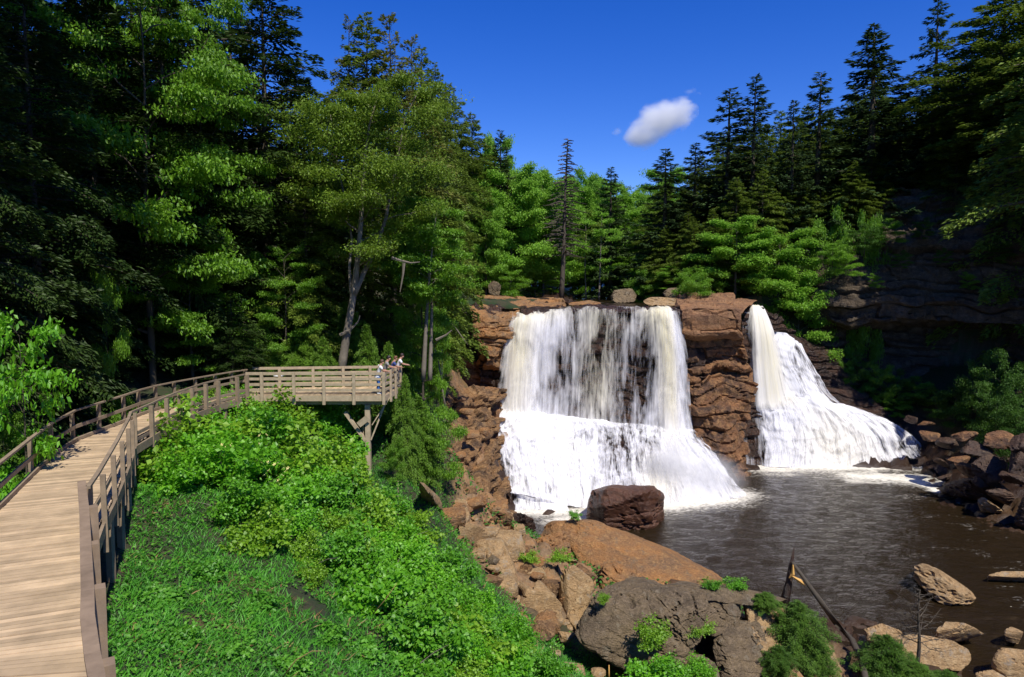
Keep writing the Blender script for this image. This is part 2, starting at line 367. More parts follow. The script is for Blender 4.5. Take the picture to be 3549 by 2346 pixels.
# ---------------------------------------------------------------- patches
def cat(A, n):
    """Catmull-Rom along axis 0 of A (k,...,c) to n samples"""
    k = len(A); t = np.linspace(0, k-1, n); i = np.minimum(t.astype(int), k-2); f = t-i
    f = f.reshape((-1,)+(1,)*(A.ndim-1)); p0 = A[np.maximum(i-1, 0)]; p1 = A[i]; p2 = A[i+1]; p3 = A[np.minimum(i+2, k-1)]
    return .5*(2*p1+(p2-p0)*f+(2*p0-5*p1+4*p2-p3)*f*f+(3*p1-p0-3*p2+p3)*f**3)
def lin(A, n):
    k = len(A); t = np.linspace(0, k-1, n); i = np.minimum(t.astype(int), k-2); f = (t-i).reshape((-1,)+(1,)*(A.ndim-1))
    return A[i]*(1-f)+A[i+1]*f
def grid(rows, nv, nu, f=cat):
    A = np.array(rows, float); A = f(A, nv); return f(A.transpose(1, 0, 2), nu).transpose(1, 0, 2)
def gnormals(G):
    du = np.gradient(G, axis=1); dv = np.gradient(G, axis=0); n = np.cross(du, dv); n /= np.linalg.norm(n, axis=2, keepdims=True)+1e-9
    s = np.sign(np.sum(n*(np.array([0, 0, CH])-G), axis=2).mean()); return n*s
def gfaces(nv, nu):
    i = np.arange(nv*nu).reshape(nv, nu); return np.stack([i[:-1, :-1], i[:-1, 1:], i[1:, 1:], i[1:, :-1]], -1).reshape(-1, 4)
def px3(row, Yd=None): return [tuple(atY(a, b, c))+tuple(e) for a, b, c, *e in row]
def blocky(p, s, seed, flat=2.2, tilt=.12):
    q = p/s; q = np.c_[q[:, 0], q[:, 1], q[:, 2]*flat+tilt*q[:, 0]]; w1, e1 = worley(q, seed); w2, e2 = worley(q*2.7, seed+5); f = fbm(p*(1.2/s), 4, seed)-.5
    return (w1-.5)*1.0+(w2-.5)*.42+f*.9-.55*(1-sstep(0, .09, e1))-.22*(1-sstep(0, .1, e2))
TH = np.cumsum(np.random.RandomState(2).uniform(.25, 1.0, 400))-60
def ledgy(p, s, seed, dip=.05):
    f = fbm(p*(.45/s), 3, seed)-.5; zz = (p[:, 2]+dip*p[:, 0]+f*2.6*s*.5)*1.6/s+seed*3.1
    i = np.searchsorted(TH, zz); d0 = np.minimum(zz-TH[i-1], TH[i]-zz); z0 = np.zeros_like(i)
    u = (p[:, 0]*.92+p[:, 1]*.45+1.5*(fbm(p*(.9/s), 4, seed+4)-.5)*s)/(s*(.6+2.6*hsh(i, z0, z0, seed+2)**2))+hsh(i, z0+3, z0, seed)*7
    j = np.floor(u).astype(np.int64); fr = u-j; e = np.minimum(fr, 1-fr)
    off = (hsh(i, z0, z0+5, seed)-.5)*1.2+(hsh(i, j, z0, seed+1)-.5)*.9*(hsh(i, j, z0+1, seed)>.25)
    off = off-.55*(1-sstep(0, .09, d0))-.3*(1-sstep(0, .03, e))*(hsh(i, j, z0+2, seed) > .35)
    return off+(fbm(p*(2.2/s), 5, seed+8)-.5)*1.5+f*1.5
def rockpatch(name, rows, nv, nu, mat, amp=1., s=3., seed=1, flat=2.2, parent=None, f=lin, tilt=.12, edge=True, attrs=False, led_=True):
    G = grid(rows, nv, nu, f); ex = G[:, :, 3:] ; G = G[:, :, :3]; n = gnormals(G); P = G.reshape(-1, 3)
    d = (ledgy(P, s, seed) if led_ else blocky(P, s, seed, flat, tilt)).reshape(nv, nu)
    w = np.ones((nv, nu))
    G = G+n*(d*amp*w)[:, :, None]
    # roll the border back so the patch has thickness
    if edge:
        back = np.array([0, 1.6, -.2]); top = G[0]+back*1.2; bot = G[-1]+back; G = np.concatenate([top[None], G, bot[None]]); l = G[:, 0]+back+[-.0, .6, 0]; r = G[:, -1]+back; G = np.concatenate([l[:, None], G, r[:, None]], 1)
    return link(name, mesh(name, G.reshape(-1, 3), gfaces(*G.shape[:2]), mat, False), parent)

# rock wall behind the main fall (dark, wet), built in rows from crest to the toe of the cascade
wall = [px3([(462,307,73.5),(505,307.5,73.5),(560,307,73.5),(620,306.5,73.5),(680,306.5,73.5),(700,306,73.5)]),
        px3([(462,318,69.5),(505,316,69.6),(560,311,70),(620,310,70),(680,312,69.6),(700,316,69.4)]),
        px3([(480,360,69.3),(505,360,70.2),(560,360,70.6),(620,360,70.6),(680,360,70.2),(705,360,70)]),
        px3([(482,408,69.4),(505,409,69.8),(560,414,70),(620,421,70.2),(680,427,70),(705,428,70)]),
        px3([(488,430,65.5),(505,435,66.5),(560,440,66.5),(620,445,66.5),(690,445,66.5),(722,455,67.5)]),
        px3([(492,460,62.5),(505,465,62.6),(560,470,62.8),(620,475,63),(700,470,64.5),(736,480,66)]),
        px3([(498,490,59.5),(505,495,59.8),(560,500,59.8),(620,505,60),(700,500,62),(750,505,62.5)]),
        px3([(500,530,57.5),(505,530,57.5),(560,535,58),(620,535,58.5),(700,530,60),(750,530,61)])]
tag(rockpatch('falls_rock_wall', wall, 200, 260, M['rockwet'], .55, 2.2, 11, 2.6), kind='structure')

# ledge left of the main fall
led = [px3([(452,296,84),(480,294,84),(520,296,84),(563,299,84),(566,302,80)]),
       px3([(466,305,72),(485,302,74),(520,304,76),(560,305,78),(566,308,77)]),
       px3([(472,318,67.5),(485,320,67.8),(500,320,68),(515,316,69),(560,310,72)]),
       px3([(474,338,67.4),(484,345,67.2),(495,345,67.2),(508,338,68.2),(514,330,69.4)]),
       px3([(480,350,67.8),(487,362,67.2),(495,362,67.2),(502,356,68.2),(507,352,69.6)]),
       px3([(476,364,70.5),(484,368,70.2),(494,368,70),(501,372,69.8),(504,375,70)])]
rockpatch_o = rockpatch('ledge_rock', led, 130, 130, M['rockor'], .5, 1.8, 21, 3.2); tag(rockpatch_o, kind='structure')
und = [px3([(440,350,70),(470,360,71),(500,366,71.2)]), px3([(436,395,70),(465,392,71),(500,390,71)]), px3([(436,396,66),(465,393,66.5),(500,392,67)]), px3([(438,405,65.6),(465,404,66),(500,405,66.6)]), px3([(438,440,62),(468,440,62.5),(498,440,63)])]
tag(rockpatch('ledge_rock', und, 90, 110, M['rockpier'], .45, 1.6, 23, 3), kind='structure')

bank = [[(x_, y_-1.3, z_+.35) for x_, y_, z_ in r_] for r_ in (px3([(436,390,60),(468,391,64),(494,391,67),(505,391,70)]), px3([(440,420,55),(468,420,59.5),(492,420,64),(504,420,69)]), px3([(440,450,49),(468,450,55),(490,450,60.6),(504,452,66.5)]), px3([(438,478,45),(470,480,51),(496,480,57.2),(512,482,63)]), px3([(446,505,42.6),(474,505,48),(500,508,55),(516,510,61)]), px3([(462,534,40.6),(488,534,44.5),(522,536,50.5),(540,536,56)]))]
tag(rockpatch('bank_rock', bank, 170, 120, M['rockbank'], .8, 1.7, 27, 1.7), kind='structure')

# pier between the falls
pier = [px3([(676,296,80),(700,294,80),(730,294,80),(758,298,80)]),
        px3([(681,307,69.5),(692,305,68.8),(720,304,68.6),(744,307,69.2)]),
        px3([(681,318,68.6),(692,316,68),(720,314,67.8),(743,320,68.6)]),
        px3([(682,330,68.6),(692,332,68),(720,332,67.8),(742,332,69)]),
        px3([(684,336,69.6),(694,338,69.2),(714,338,69.4),(744,338,70.6)]),
        px3([(686,362,69.8),(697,366,69.4),(714,364,70.3),(750,366,72)]),
        px3([(688,372,70.4),(698,376,70),(714,374,71.2),(754,372,73)]),
        px3([(688,384,69.8),(698,386,68.9),(722,386,69.8),(752,390,72)]),
        px3([(690,410,69.2),(704,416,68.4),(728,414,69),(748,416,71)]),
        px3([(694,430,68.6),(714,436,67.8),(732,436,68.6),(744,440,70)]),
        px3([(706,456,67),(724,462,66.6),(740,468,67),(746,466,69)]),
        px3([(716,490,66),(734,492,66),(750,492,67),(758,480,69)])]
tag(rockpatch('pier_rock', pier[:5], 90, 130, M['rockpier'], .42, 3.2, 33, 2.2), kind='structure')
tag(rockpatch('pier_rock', [[(a, b+.05, c) for a, b, c in r] for r in pier[4:]], 150, 110, M['rockmid'], .7, 2.0, 35, 2.6), kind='structure')

# rock behind right fall
rw = [px3([(742,309,79),(770,312,79.5),(800,336,81),(830,350,83),(900,385,85)]),
      px3([(742,308,76.8),(762,307,77.5),(776,336,78),(806,348,79),(850,385,81)]),
      px3([(742,360,75),(765,365,76.4),(790,370,77.6),(822,376,78.6),(870,402,80)]),
      px3([(740,398,74.5),(762,398,75.6),(790,398,76.6),(830,398,78),(896,418,79)]),
      px3([(738,420,74),(764,420,74.6),(800,420,75.2),(860,420,76.4),(920,435,78)]),
      px3([(736,450,73),(764,450,73.4),(800,450,73.8),(870,450,75),(926,450,76)]),
      px3([(734,478,71.6),(764,478,72.2),(800,478,72.6),(870,478,73.8),(940,478,74)])]
tag(rockpatch('falls_rock_wall', rw, 150, 190, M['rockwet'], .5, 2., 43, 2.4, edge=False), kind='structure')

# cliff on the right bank
cl = [px3([(815,235,92),(860,215,90),(900,185,88),(960,180,86),(1030,190,82),(1130,200,74)]),
      px3([(815,262,86),(860,252,85),(900,246,83.5),(960,240,82),(1030,240,78),(1130,240,70)]),
      px3([(815,285,84),(850,276,82.6),(900,272,81.4),(960,280,80.6),(1030,285,77),(1130,290,69)]),
      px3([(813,300,83),(850,305,80.4),(900,303,79.8),(960,305,79.6),(1030,310,76),(1130,315,68)]),
      px3([(812,316,83.4),(850,323,80.4),(900,319,79.8),(960,322,79.6),(1030,326,76),(1130,330,68)]),
      px3([(813,324,85.6),(850,330,85),(900,328,84.6),(960,330,84),(1030,334,80),(1130,338,72)]),
      px3([(812,360,84.6),(850,364,84.6),(900,366,84),(960,370,83),(1030,372,79),(1130,375,71)]),
      px3([(812,400,82),(850,410,82),(900,415,81),(960,415,79),(1030,420,75),(1130,430,66)])]
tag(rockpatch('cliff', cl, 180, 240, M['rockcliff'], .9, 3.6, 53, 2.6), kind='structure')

# ---------------------------------------------------------------- falling water
def water_mat(name, sx=2.4, sy=.12, tint=(.96, .88, .60), contrast=2.6, soft=0.):
    m, t = newmat(name); g = N(t)
    uv = g.n('ShaderNodeUVMap').outputs[0]
    den = g.n('ShaderNodeAttribute', attribute_name='dens').outputs['Fac']; tan = g.n('ShaderNodeAttribute', attribute_name='tan').outputs['Fac']
    a = g.noise(g.mapv(uv, (sx, sy, 1)), 1., 5, .62, .25); b = g.noise(g.mapv(uv, (sx*3.6, sy*4, 1)), 1., 4, .6, .3); c = g.noise(g.mapv(uv, (sx*.36, sy*1.5, 1)), 1., 4, .6, .6)
    s = g.math('ADD', g.math('MULTIPLY', a, .52), g.math('ADD', g.math('MULTIPLY', b, .3), g.math('MULTIPLY', c, .62)))
    al = g.math('ADD', den, g.math('MULTIPLY', g.math('SUBTRACT', s, .72), contrast))
    al = g.n('ShaderNodeClamp', i_0=al, i_1=0., i_2=1.).outputs[0]
    tf = g.n('ShaderNodeClamp', i_0=g.math('MULTIPLY', tan, g.math('MULTIPLY_ADD', b, 1.6, .35))).outputs[0]
    col = g.mix(tf, (.92, .91, .93), tint)
    d = g.n('ShaderNodeBsdfDiffuse', i_Color=col); tr = g.n('ShaderNodeBsdfTranslucent', i_Color=col)
    bp = g.n('ShaderNodeBump', i_Strength=.35, i_Distance=.25); t.links.new(s, bp.inputs['Height']); t.links.new(bp.outputs[0], d.inputs['Normal'])
    mx = g.n('ShaderNodeMixShader', i_0=.18, i_1=d.outputs[0], i_2=tr.outputs[0])
    tp = g.n('ShaderNodeBsdfTransparent'); o = g.n('ShaderNodeMixShader', i_1=tp.outputs[0], i_2=mx.outputs[0]); t.links.new(al, o.inputs[0])
    g.out(o.outputs[0]); return m
M['fall'] = water_mat('falling water', 1.5, .13, contrast=3.3)
M['cascade'] = water_mat('cascading foam', 1.9, .26, contrast=5.0)
def sheet(name, rows, nv, nu, mat, amp=.15, s=(1.5, .3), seed=1, parent=None, f=cat, off=0.):
    G = grid(rows, nv, nu, f); E = G[:, :, 3:]; G = G[:, :, :3]; n = gnormals(G)
    v = np.r_[np.zeros((1, nu)), np.cumsum(np.linalg.norm(np.diff(G, axis=0), axis=2), axis=0)]
    u = G[:, :, 0]*1.0+.35*G[:, :, 1]
    # follow the local fan: u from mean column position
    uu = np.repeat(u[:1]*.5+u[-1:]*.5, nv, 0)
    q = np.stack([uu*s[0], v*s[1], v*0+seed*7.3], -1).reshape(-1, 3)
    d = (fbm(q, 4, seed)-.5).reshape(nv, nu)
    if 'cascade' in name:
        w_ = v*.8+4.5*fbm(np.stack([uu*.22, v*.15, v*0+seed], -1).reshape(-1, 3), 3, seed+2).reshape(nv, nu); fr = w_-np.floor(w_); st2 = sstep(0, .75, fr)*(1-sstep(.8, 1., fr)); d = d+.16*st2*(vnoise(np.stack([uu*.35, np.floor(w_)*3.3, v*0], -1).reshape(-1, 3), seed).reshape(nv, nu))
    G = G+n*(d*amp+off)[:, :, None]
    at = {'dens': E[:, :, 0].ravel(), 'tan': np.clip(E[:, :, 1].ravel(), 0, 1)}
    return link(name, mesh(name, G.reshape(-1, 3), gfaces(nv, nu), mat, True, at, np.stack([uu, v+seed*31], -1).reshape(-1, 2)), None) if parent is None else wlink(name, mesh(name, G.reshape(-1, 3), gfaces(nv, nu), mat, True, at, np.stack([uu, v+seed*31], -1).reshape(-1, 2)), parent)

wf = thing('waterfall', (9, 66, 0), 'wide main waterfall curtain pouring over the dark ledge', 'waterfall')
del wf['category']; wf['kind'] = 'structure'
for k_ in ('label',):
    pass
# columns: px y Y dens tan
up1 = [px3([(512,313,71.5,-.2,.3),(522,311,71.5,.9,.8),(545,309,72,.7,.6),(570,307,72,.2,.5),(600,307,72,.05,.4),(630,307,72,.0,.3),(652,307,72,.2,.6),(664,306,72,.8,1),(672,308,72,.3,.5),(681,310,71.5,-.2,.2)]),
       px3([(511,317,69.2,-.3,.3),(521,317,69.2,1.3,.9),(545,314,69.4,.9,.6),(570,311,69.4,.4,.4),(600,310.5,69.4,.2,.6),(630,311,69.4,.1,.3),(652,310,69.4,.35,.9),(666,310,69.4,1.2,1),(673,312,69.4,.5,.3),(681,313,69.2,.1,.1)]),
       px3([(506,334,68.8,-.2,.1),(519,333,68.6,1.3,.9),(543,330,68.6,1.1,.1),(570,328,68.6,.45,.05),(600,328,68.8,.2,.7),(630,330,68.8,.15,.2),(652,330,68.8,.2,.5),(667,330,68.6,1.2,1),(676,330,68.8,.7,0),(683,330,69,.1,0)]),
       px3([(501,360,68.6,-.1,.1),(518,360,68.3,1.2,.8),(541,360,68.4,.55,.0),(570,360,68.4,.15,.05),(599,360,68.6,.22,.7),(629,360,68.8,-.05,.0),(652,360,68.8,.1,.1),(669,360,68.3,1.2,1),(679,360,68.5,.75,0),(688,360,68.8,.05,0)]),
       px3([(497,386,68.4,-.2,.0),(516,386,68.1,1.2,.6),(540,387,68.2,.4,.0),(569,388,68.2,.12,.05),(598,390,68.4,.25,.7),(628,392,68.6,-.05,.0),(650,392,68.6,.05,.0),(670,394,68.,1.1,.8),(681,394,68.4,.6,0),(690,394,68.8,.0,0)]),
       px3([(494,409,68.2,.1,.0),(515,410,67.8,1.3,.4),(539,413,68.,.6,.0),(568,417,68.,.35,.0),(598,421,68.2,.4,.3),(627,424,68.4,.3,.0),(650,426,68.4,.3,.0),(671,430,67.6,1.3,.5),(684,430,68,.8,0),(693,430,68.6,.1,0)])]
up1.append([(x_, y_-1.0, z_-.9, d_-.25, t_*.4) for x_, y_, z_, d_, t_ in up1[-1]])
up1.append([(x_, y_-.9, z_-1.0, d_-.9, 0.) for x_, y_, z_, d_, t_ in up1[-1]])
sheet('water', [[(a, b, c, d+.12, e*.8) for a, b, c, d, e in r] for r in up1], 150, 330, M['fall'], .5, (1.6, .06), 3, wf)
up2 = [[(a+0.0, b-.35, c, d*.75-.3, e*.6) for a, b, c, d, e in r] for r in up1]
sheet('water', up2, 90, 300, M['fall'], .5, (1.9, .05), 9, wf)
ca1 = [px3([(494,407,68.4,.9,.0),(515,409,68.2,1.4,.2),(539,412,68.2,1.3,.0),(568,416,68.3,1.2,.0),(598,420,68.4,1.,.0),(627,423,68.6,.7,.0),(650,425,68.6,.8,.0),(671,428,68,1.4,.1),(684,429,68,1.0,0),(694,430,68.4,.2,0)]),
       px3([(490,416,66.6,.3,.0),(512,420,66.2,1.4,.1),(537,424,66.2,1.4,.0),(566,428,66.2,1.1,.0),(597,432,66.2,.8,.0),(627,436,66.2,.35,.0),(650,438,66.2,.6,.0),(673,440,66,1.3,.2),(690,440,66,1.0,0),(702,440,67,.3,0)]),
       px3([(490,436,64.6,.2,.0),(512,440,64.2,1.1,.0),(536,444,64,1.4,.0),(565,448,64,1.3,.1),(596,452,64,.8,.0),(627,452,64,.4,.0),(652,454,64,.8,.1),(678,456,64,1.3,.1),(702,456,64.6,1.1,0),(716,456,65.6,.4,0)]),
       px3([(494,456,62.6,.1,.0),(514,460,62.2,.9,.0),(536,464,62,1.35,.0),(565,468,62,1.4,.1),(596,470,62,.9,.0),(627,472,62,.55,.0),(654,474,62,1.0,.3),(684,474,62.4,1.3,.1),(712,472,63,.95,0),(728,472,64,.35,0)]),
       px3([(498,474,60.9,.0,.0),(516,480,60.4,.75,.1),(538,484,60.2,1.2,.0),(566,486,60.2,1.3,.1),(596,490,60.2,1.1,.0),(628,492,60.2,.8,.0),(656,492,60.4,1.1,.4),(690,490,61,1.4,.0),(718,488,61.6,1.2,0),(738,486,62.4,.45,0)]),
       px3([(501,491,59.6,.7,.0),(518,493,59.2,1.1,.0),(540,498,58.8,1.3,.0),(566,504,58.8,1.4,.0),(596,508,59,1.4,.0),(628,508,59.4,1.4,.0),(658,507,59.8,1.5,.0),(694,503,60.6,1.5,.0),(724,499,61.2,1.3,0),(746,494,61.8,.6,0)])]
CD = lambda rows, k: [[(a, b, c, d-k, e) for a, b, c, d, e in r] for r in rows]
sheet('cascade', CD(ca1, .10), 150, 300, M['cascade'], .5, (.9, .35), 5, wf)
ca2 = [[(a, b-.4, c, d*.8-.25, e) for a, b, c, d, e in r] for r in ca1]
sheet('cascade', CD(ca2, .05), 100, 260, M['cascade'], .7, (1.1, .4), 15, wf)
ca3 = [px3([(501,489,59.8,.8,.0),(520,492,59.4,.9,.0),(545,496,59,1.3,.0),(565,500,58.8,1.4,.0)]),
       px3([(501,500,58.8,.5,.0),(520,502,58.6,.45,.0),(545,505,58.4,1.2,.0),(568,508,58,1.4,.0)]),
       px3([(502,512,57.6,.6,.0),(522,514,57.4,.5,.0),(546,516,57.2,1.2,.0),(572,520,56.6,1.4,.0)]),
       px3([(520,524,56.5,.0,.0),(530,526,56,.5,.0),(548,530,55.2,1.2,.0),(568,526,55,1.4,.0)])]
sheet('cascade', ca3, 60, 60, M['cascade'], .5, (1.5, .9), 25, wf)

wf2 = thing('waterfall', (29, 74, 0), 'second waterfall right of the rock pier', 'waterfall'); del wf2['category']; wf2['kind'] = 'structure'
for w_ in (wf, wf2): del w_['label']
j1 = [px3([(748,305,80,.8,.6),(752,304.5,80,1.2,.9),(757,304.5,80,1.2,.9),(762,306,80,.6,.4)]),
      px3([(750,308,77,1.,.6),(754,307,76.8,1.4,.8),(760,308,76.8,1.4,.8),(766,312,77,.6,.3)]),
      px3([(748,330,76,.4,.3),(756,330,75.4,1.4,.7),(766,330,75.4,1.4,1),(774,332,75.8,.5,.4)]),
      px3([(750,362,75.6,.4,.2),(757,362,75,1.2,.5),(771,362,75,1.4,1),(781,362,75.4,.5,.5)]),
      px3([(752,396,75.2,.4,.0),(759,396,74.6,1.2,.4),(775,396,74.6,1.4,.8),(787,396,75,.8,.2)]),
      px3([(752,410,74.6,-.6,.0),(760,410,74.2,.1,.2),(777,410,74.2,.2,.3),(792,410,74.4,-.5,.0)])]
j1 = [[(a, b, c, d, e*.6) for a, b, c, d, e in r] for r in j1]
sheet('water', j1, 90, 80, M['fall'], .35, (1.8, .06), 4, wf2)
j1b = [px3([(741,312,76.6,-.1,.0),(750,312,76.6,.2,.2)]), px3([(742,360,76,-.1,0),(752,360,76,.1,0)]), px3([(742,398,75.4,.0,0),(756,398,75.4,.1,0)]), px3([(740,430,74,.1,0),(762,430,74,.2,0)]), px3([(738,466,72.6,.2,0),(766,466,72.6,.3,0)])]
sheet('water', j1b, 60, 40, M['fall'], .3, (1.8, .06), 14, wf2)
j2 = [px3([(772,332,78.5,.9,.2),(784,333,78.3,1.2,.0),(794,338,78.4,1.0,.0),(803,346,78.8,.4,.0)]),
      px3([(774,346,77.6,.9,.3),(785,348,77.4,1.2,.0),(798,352,77.6,.9,.0),(809,358,78.2,.35,.0)]),
      px3([(778,366,77,.8,.3),(790,368,76.8,.7,.0),(804,370,77,.9,.0),(818,374,77.8,.3,.0)]),
      px3([(782,386,76.4,1.2,.3),(798,387,76.2,1.2,.0),(814,390,76.4,1.1,.0),(830,393,77.2,.35,.0)]),
      px3([(786,400,75.8,1.4,.3),(804,402,75.6,1.2,.0),(824,404,75.8,1.3,.0),(846,408,76.8,.4,.0)])]
sheet('cascade', j2, 80, 90, M['cascade'], .5, (1.2, .3), 6, wf2)
j3 = [px3([(753,398,75.8,.5,.0),(764,397,75.6,1.3,.4),(784,396,75.4,1.5,.5),(806,398,75.4,1.5,.0),(826,402,75.6,1.4,.0),(842,404,76.2,1.,.0),(856,407,77,.4,.0)]),
      px3([(756,412,74.8,.25,.0),(768,412,74.6,1.3,.0),(790,412,74.6,1.5,.0),(816,412,74.8,1.5,.2),(842,414,75,1.4,.1),(866,416,75.8,1.2,.0),(886,419,76.8,.4,.0)]),
      px3([(760,432,74,.2,.0),(772,432,73.8,1.2,.0),(796,432,73.8,1.1,.1),(824,432,74,1.2,.3),(856,432,74.4,1.2,.2),(886,432,75.2,1.,.0),(912,436,76.4,.4,.0)]),
      px3([(764,450,73.2,.2,.0),(774,450,73,1.0,.0),(798,450,73,.9,.1),(828,450,73.2,1.2,.3),(862,450,73.6,1.0,.2),(894,450,74.6,.8,.0),(922,450,75.8,.3,.0)]),
      px3([(764,466,72.6,.6,.0),(774,466,72.4,1.4,.0),(798,467,72.4,1.5,.0),(830,468,72.6,1.5,.2),(866,467,73,1.5,.2),(902,465,74,1.3,.0),(930,460,75.2,.5,.0)])]
sheet('cascade', CD(j3, .06), 120, 220, M['cascade'], .45, (.8, .3), 7, wf2)
j3b = [[(a, b-.35, c, d*.85-.25, e) for a, b, c, d, e in r] for r in j3]
sheet('cascade', CD(j3b, .0), 90, 200, M['cascade'], .6, (.9, .3), 17, wf2)

# pool
def poolfoam(P):
    x, y = P[:, 0], P[:, 1]; f = np.zeros(len(P))
    for segs, w in ((((-1, 57.5), (6, 57.5), (12, 58.5), (20, 61), (21.5, 62.5)), 2.4), (((4, 55), (8, 57)), 2.), (((26, 72.5), (34, 72.5), (43, 73.5)), 3.6), (((35, 69), (40.5, 67)), 2.8), (((40, 66), (40.8, 62.5)), 1.2)):
        for a, b in zip(segs[:-1], segs[1:]):
            a = np.array(a, float); b = np.array(b, float); e = b-a; q = P[:, :2]-a; tt = np.clip((q@e)/(e@e), 0, 1)
            d = np.linalg.norm(q-tt[:, None]*e, axis=1); f = np.maximum(f, 1.6*np.exp(-(d/(w*.95))**1.2))
    s = fbm(np.c_[x*.35, y*1.1, x*0], 3, 4); st = np.clip((s-.54)*5, 0, .9)
    f = f+st*sstep(22, 30, x)*.5
    return f
wx = np.arange(-6, 75, .3); wy = np.arange(22, 80, .3); WX, WY = np.meshgrid(wx, wy); PW = np.c_[WX.ravel(), WY.ravel()]
ra_ = fbm(np.c_[PW[:, 0]*.55, PW[:, 1]*.9, PW[:, 0]*0], 4, 12)-.5
zW = ra_*.22
m, t = newmat('pool water'); g = N(t); tc = g.n('ShaderNodeTexCoord').outputs['Object']
fo = g.n('ShaderNodeAttribute', attribute_name='foam').outputs['Fac']
n1 = g.noise(g.mapv(tc, (1, 1.7, 1), (0, 0, .35)), 1.1, 5, .6, .4); n2 = g.noise(g.mapv(tc, (1, 2.2, 1), (0, 0, .35)), 4.5, 4, .6, .3); n3 = g.noise(g.mapv(tc, (1, 2.6, 1), (0, 0, -.35)), 2.2, 6, .75, .8)
fm = g.n('ShaderNodeClamp', i_0=g.math('MULTIPLY', g.math('SUBTRACT', g.math('ADD', fo, g.math('MULTIPLY', g.math('SUBTRACT', n3, .5), 3.4)), .62), 1.1)).outputs[0]
bs = g.n('ShaderNodeBsdfPrincipled', i_Roughness=.07); bs.inputs['Base Color'].default_value = (.022, .014, .006, 1); bs.inputs['IOR'].default_value = 1.33
bp = g.n('ShaderNodeBump', i_Strength=.9, i_Distance=.22); t.links.new(g.math('ADD', n1, g.math('MULTIPLY', n2, .3)), bp.inputs['Height']); t.links.new(bp.outputs[0], bs.inputs['Normal'])
df = g.n('ShaderNodeBsdfDiffuse', i_Color=(.85, .80, .68, 1)); mx = g.n('ShaderNodeMixShader', i_1=bs.outputs[0], i_2=df.outputs[0]); t.links.new(fm, mx.inputs[0]); g.out(mx.outputs[0]); M['pool'] = m
tag(link('pool_water', mesh('pool_water', np.c_[PW, zW], gfaces(len(wy), len(wx)), m, True, {'foam': poolfoam(PW)})), kind='structure')
# upstream river
ux = np.arange(-1.5, 31, .3); uy = np.arange(70.2, 150, .4); UX, UY = np.meshgrid(ux, uy); PU = np.c_[UX.ravel(), UY.ravel()]
zu = 17.05+.012*(PU[:, 1]-70)+(fbm(np.c_[PU*.5, PU[:, 0]*0], 3, 3)-.5)*.3
fu = np.clip((fbm(np.c_[PU[:, 0]*.25, PU[:, 1]*.12, PU[:, 0]*0], 3, 6)-.5)*3, 0, 1)
tag(link('river_water', mesh('river_water', np.c_[PU, zu], (lambda F_, d_: F_[(d_[F_] > .1).all(1)])(gfaces(len(uy), len(ux)), rimdist(PU)), M['pool'], True, {'foam': fu*.8})), kind='structure')

# ---------------------------------------------------------------- foliage builders
def leaves(P, D, Nn, L, Wd):
    """rhombic leaves: P base point, D direction, Nn normal, L length, Wd width"""
    D = D/(np.linalg.norm(D, axis=1, keepdims=True)+1e-9); S = np.cross(D, Nn); S /= np.linalg.norm(S, axis=1, keepdims=True)+1e-9
    L = L[:, None]; Wd = Wd[:, None]
    up = np.cross(S, D)
    V = np.stack([P, P+D*L*.45+S*Wd*.5, P+D*L-up*L*.12, P+D*L*.45-S*Wd*.5], 1).reshape(-1, 3)
    return V, np.arange(len(V), dtype=np.int32).reshape(-1, 4)
def unit(v): return v/(np.linalg.norm(v, axis=-1, keepdims=True)+1e-9)

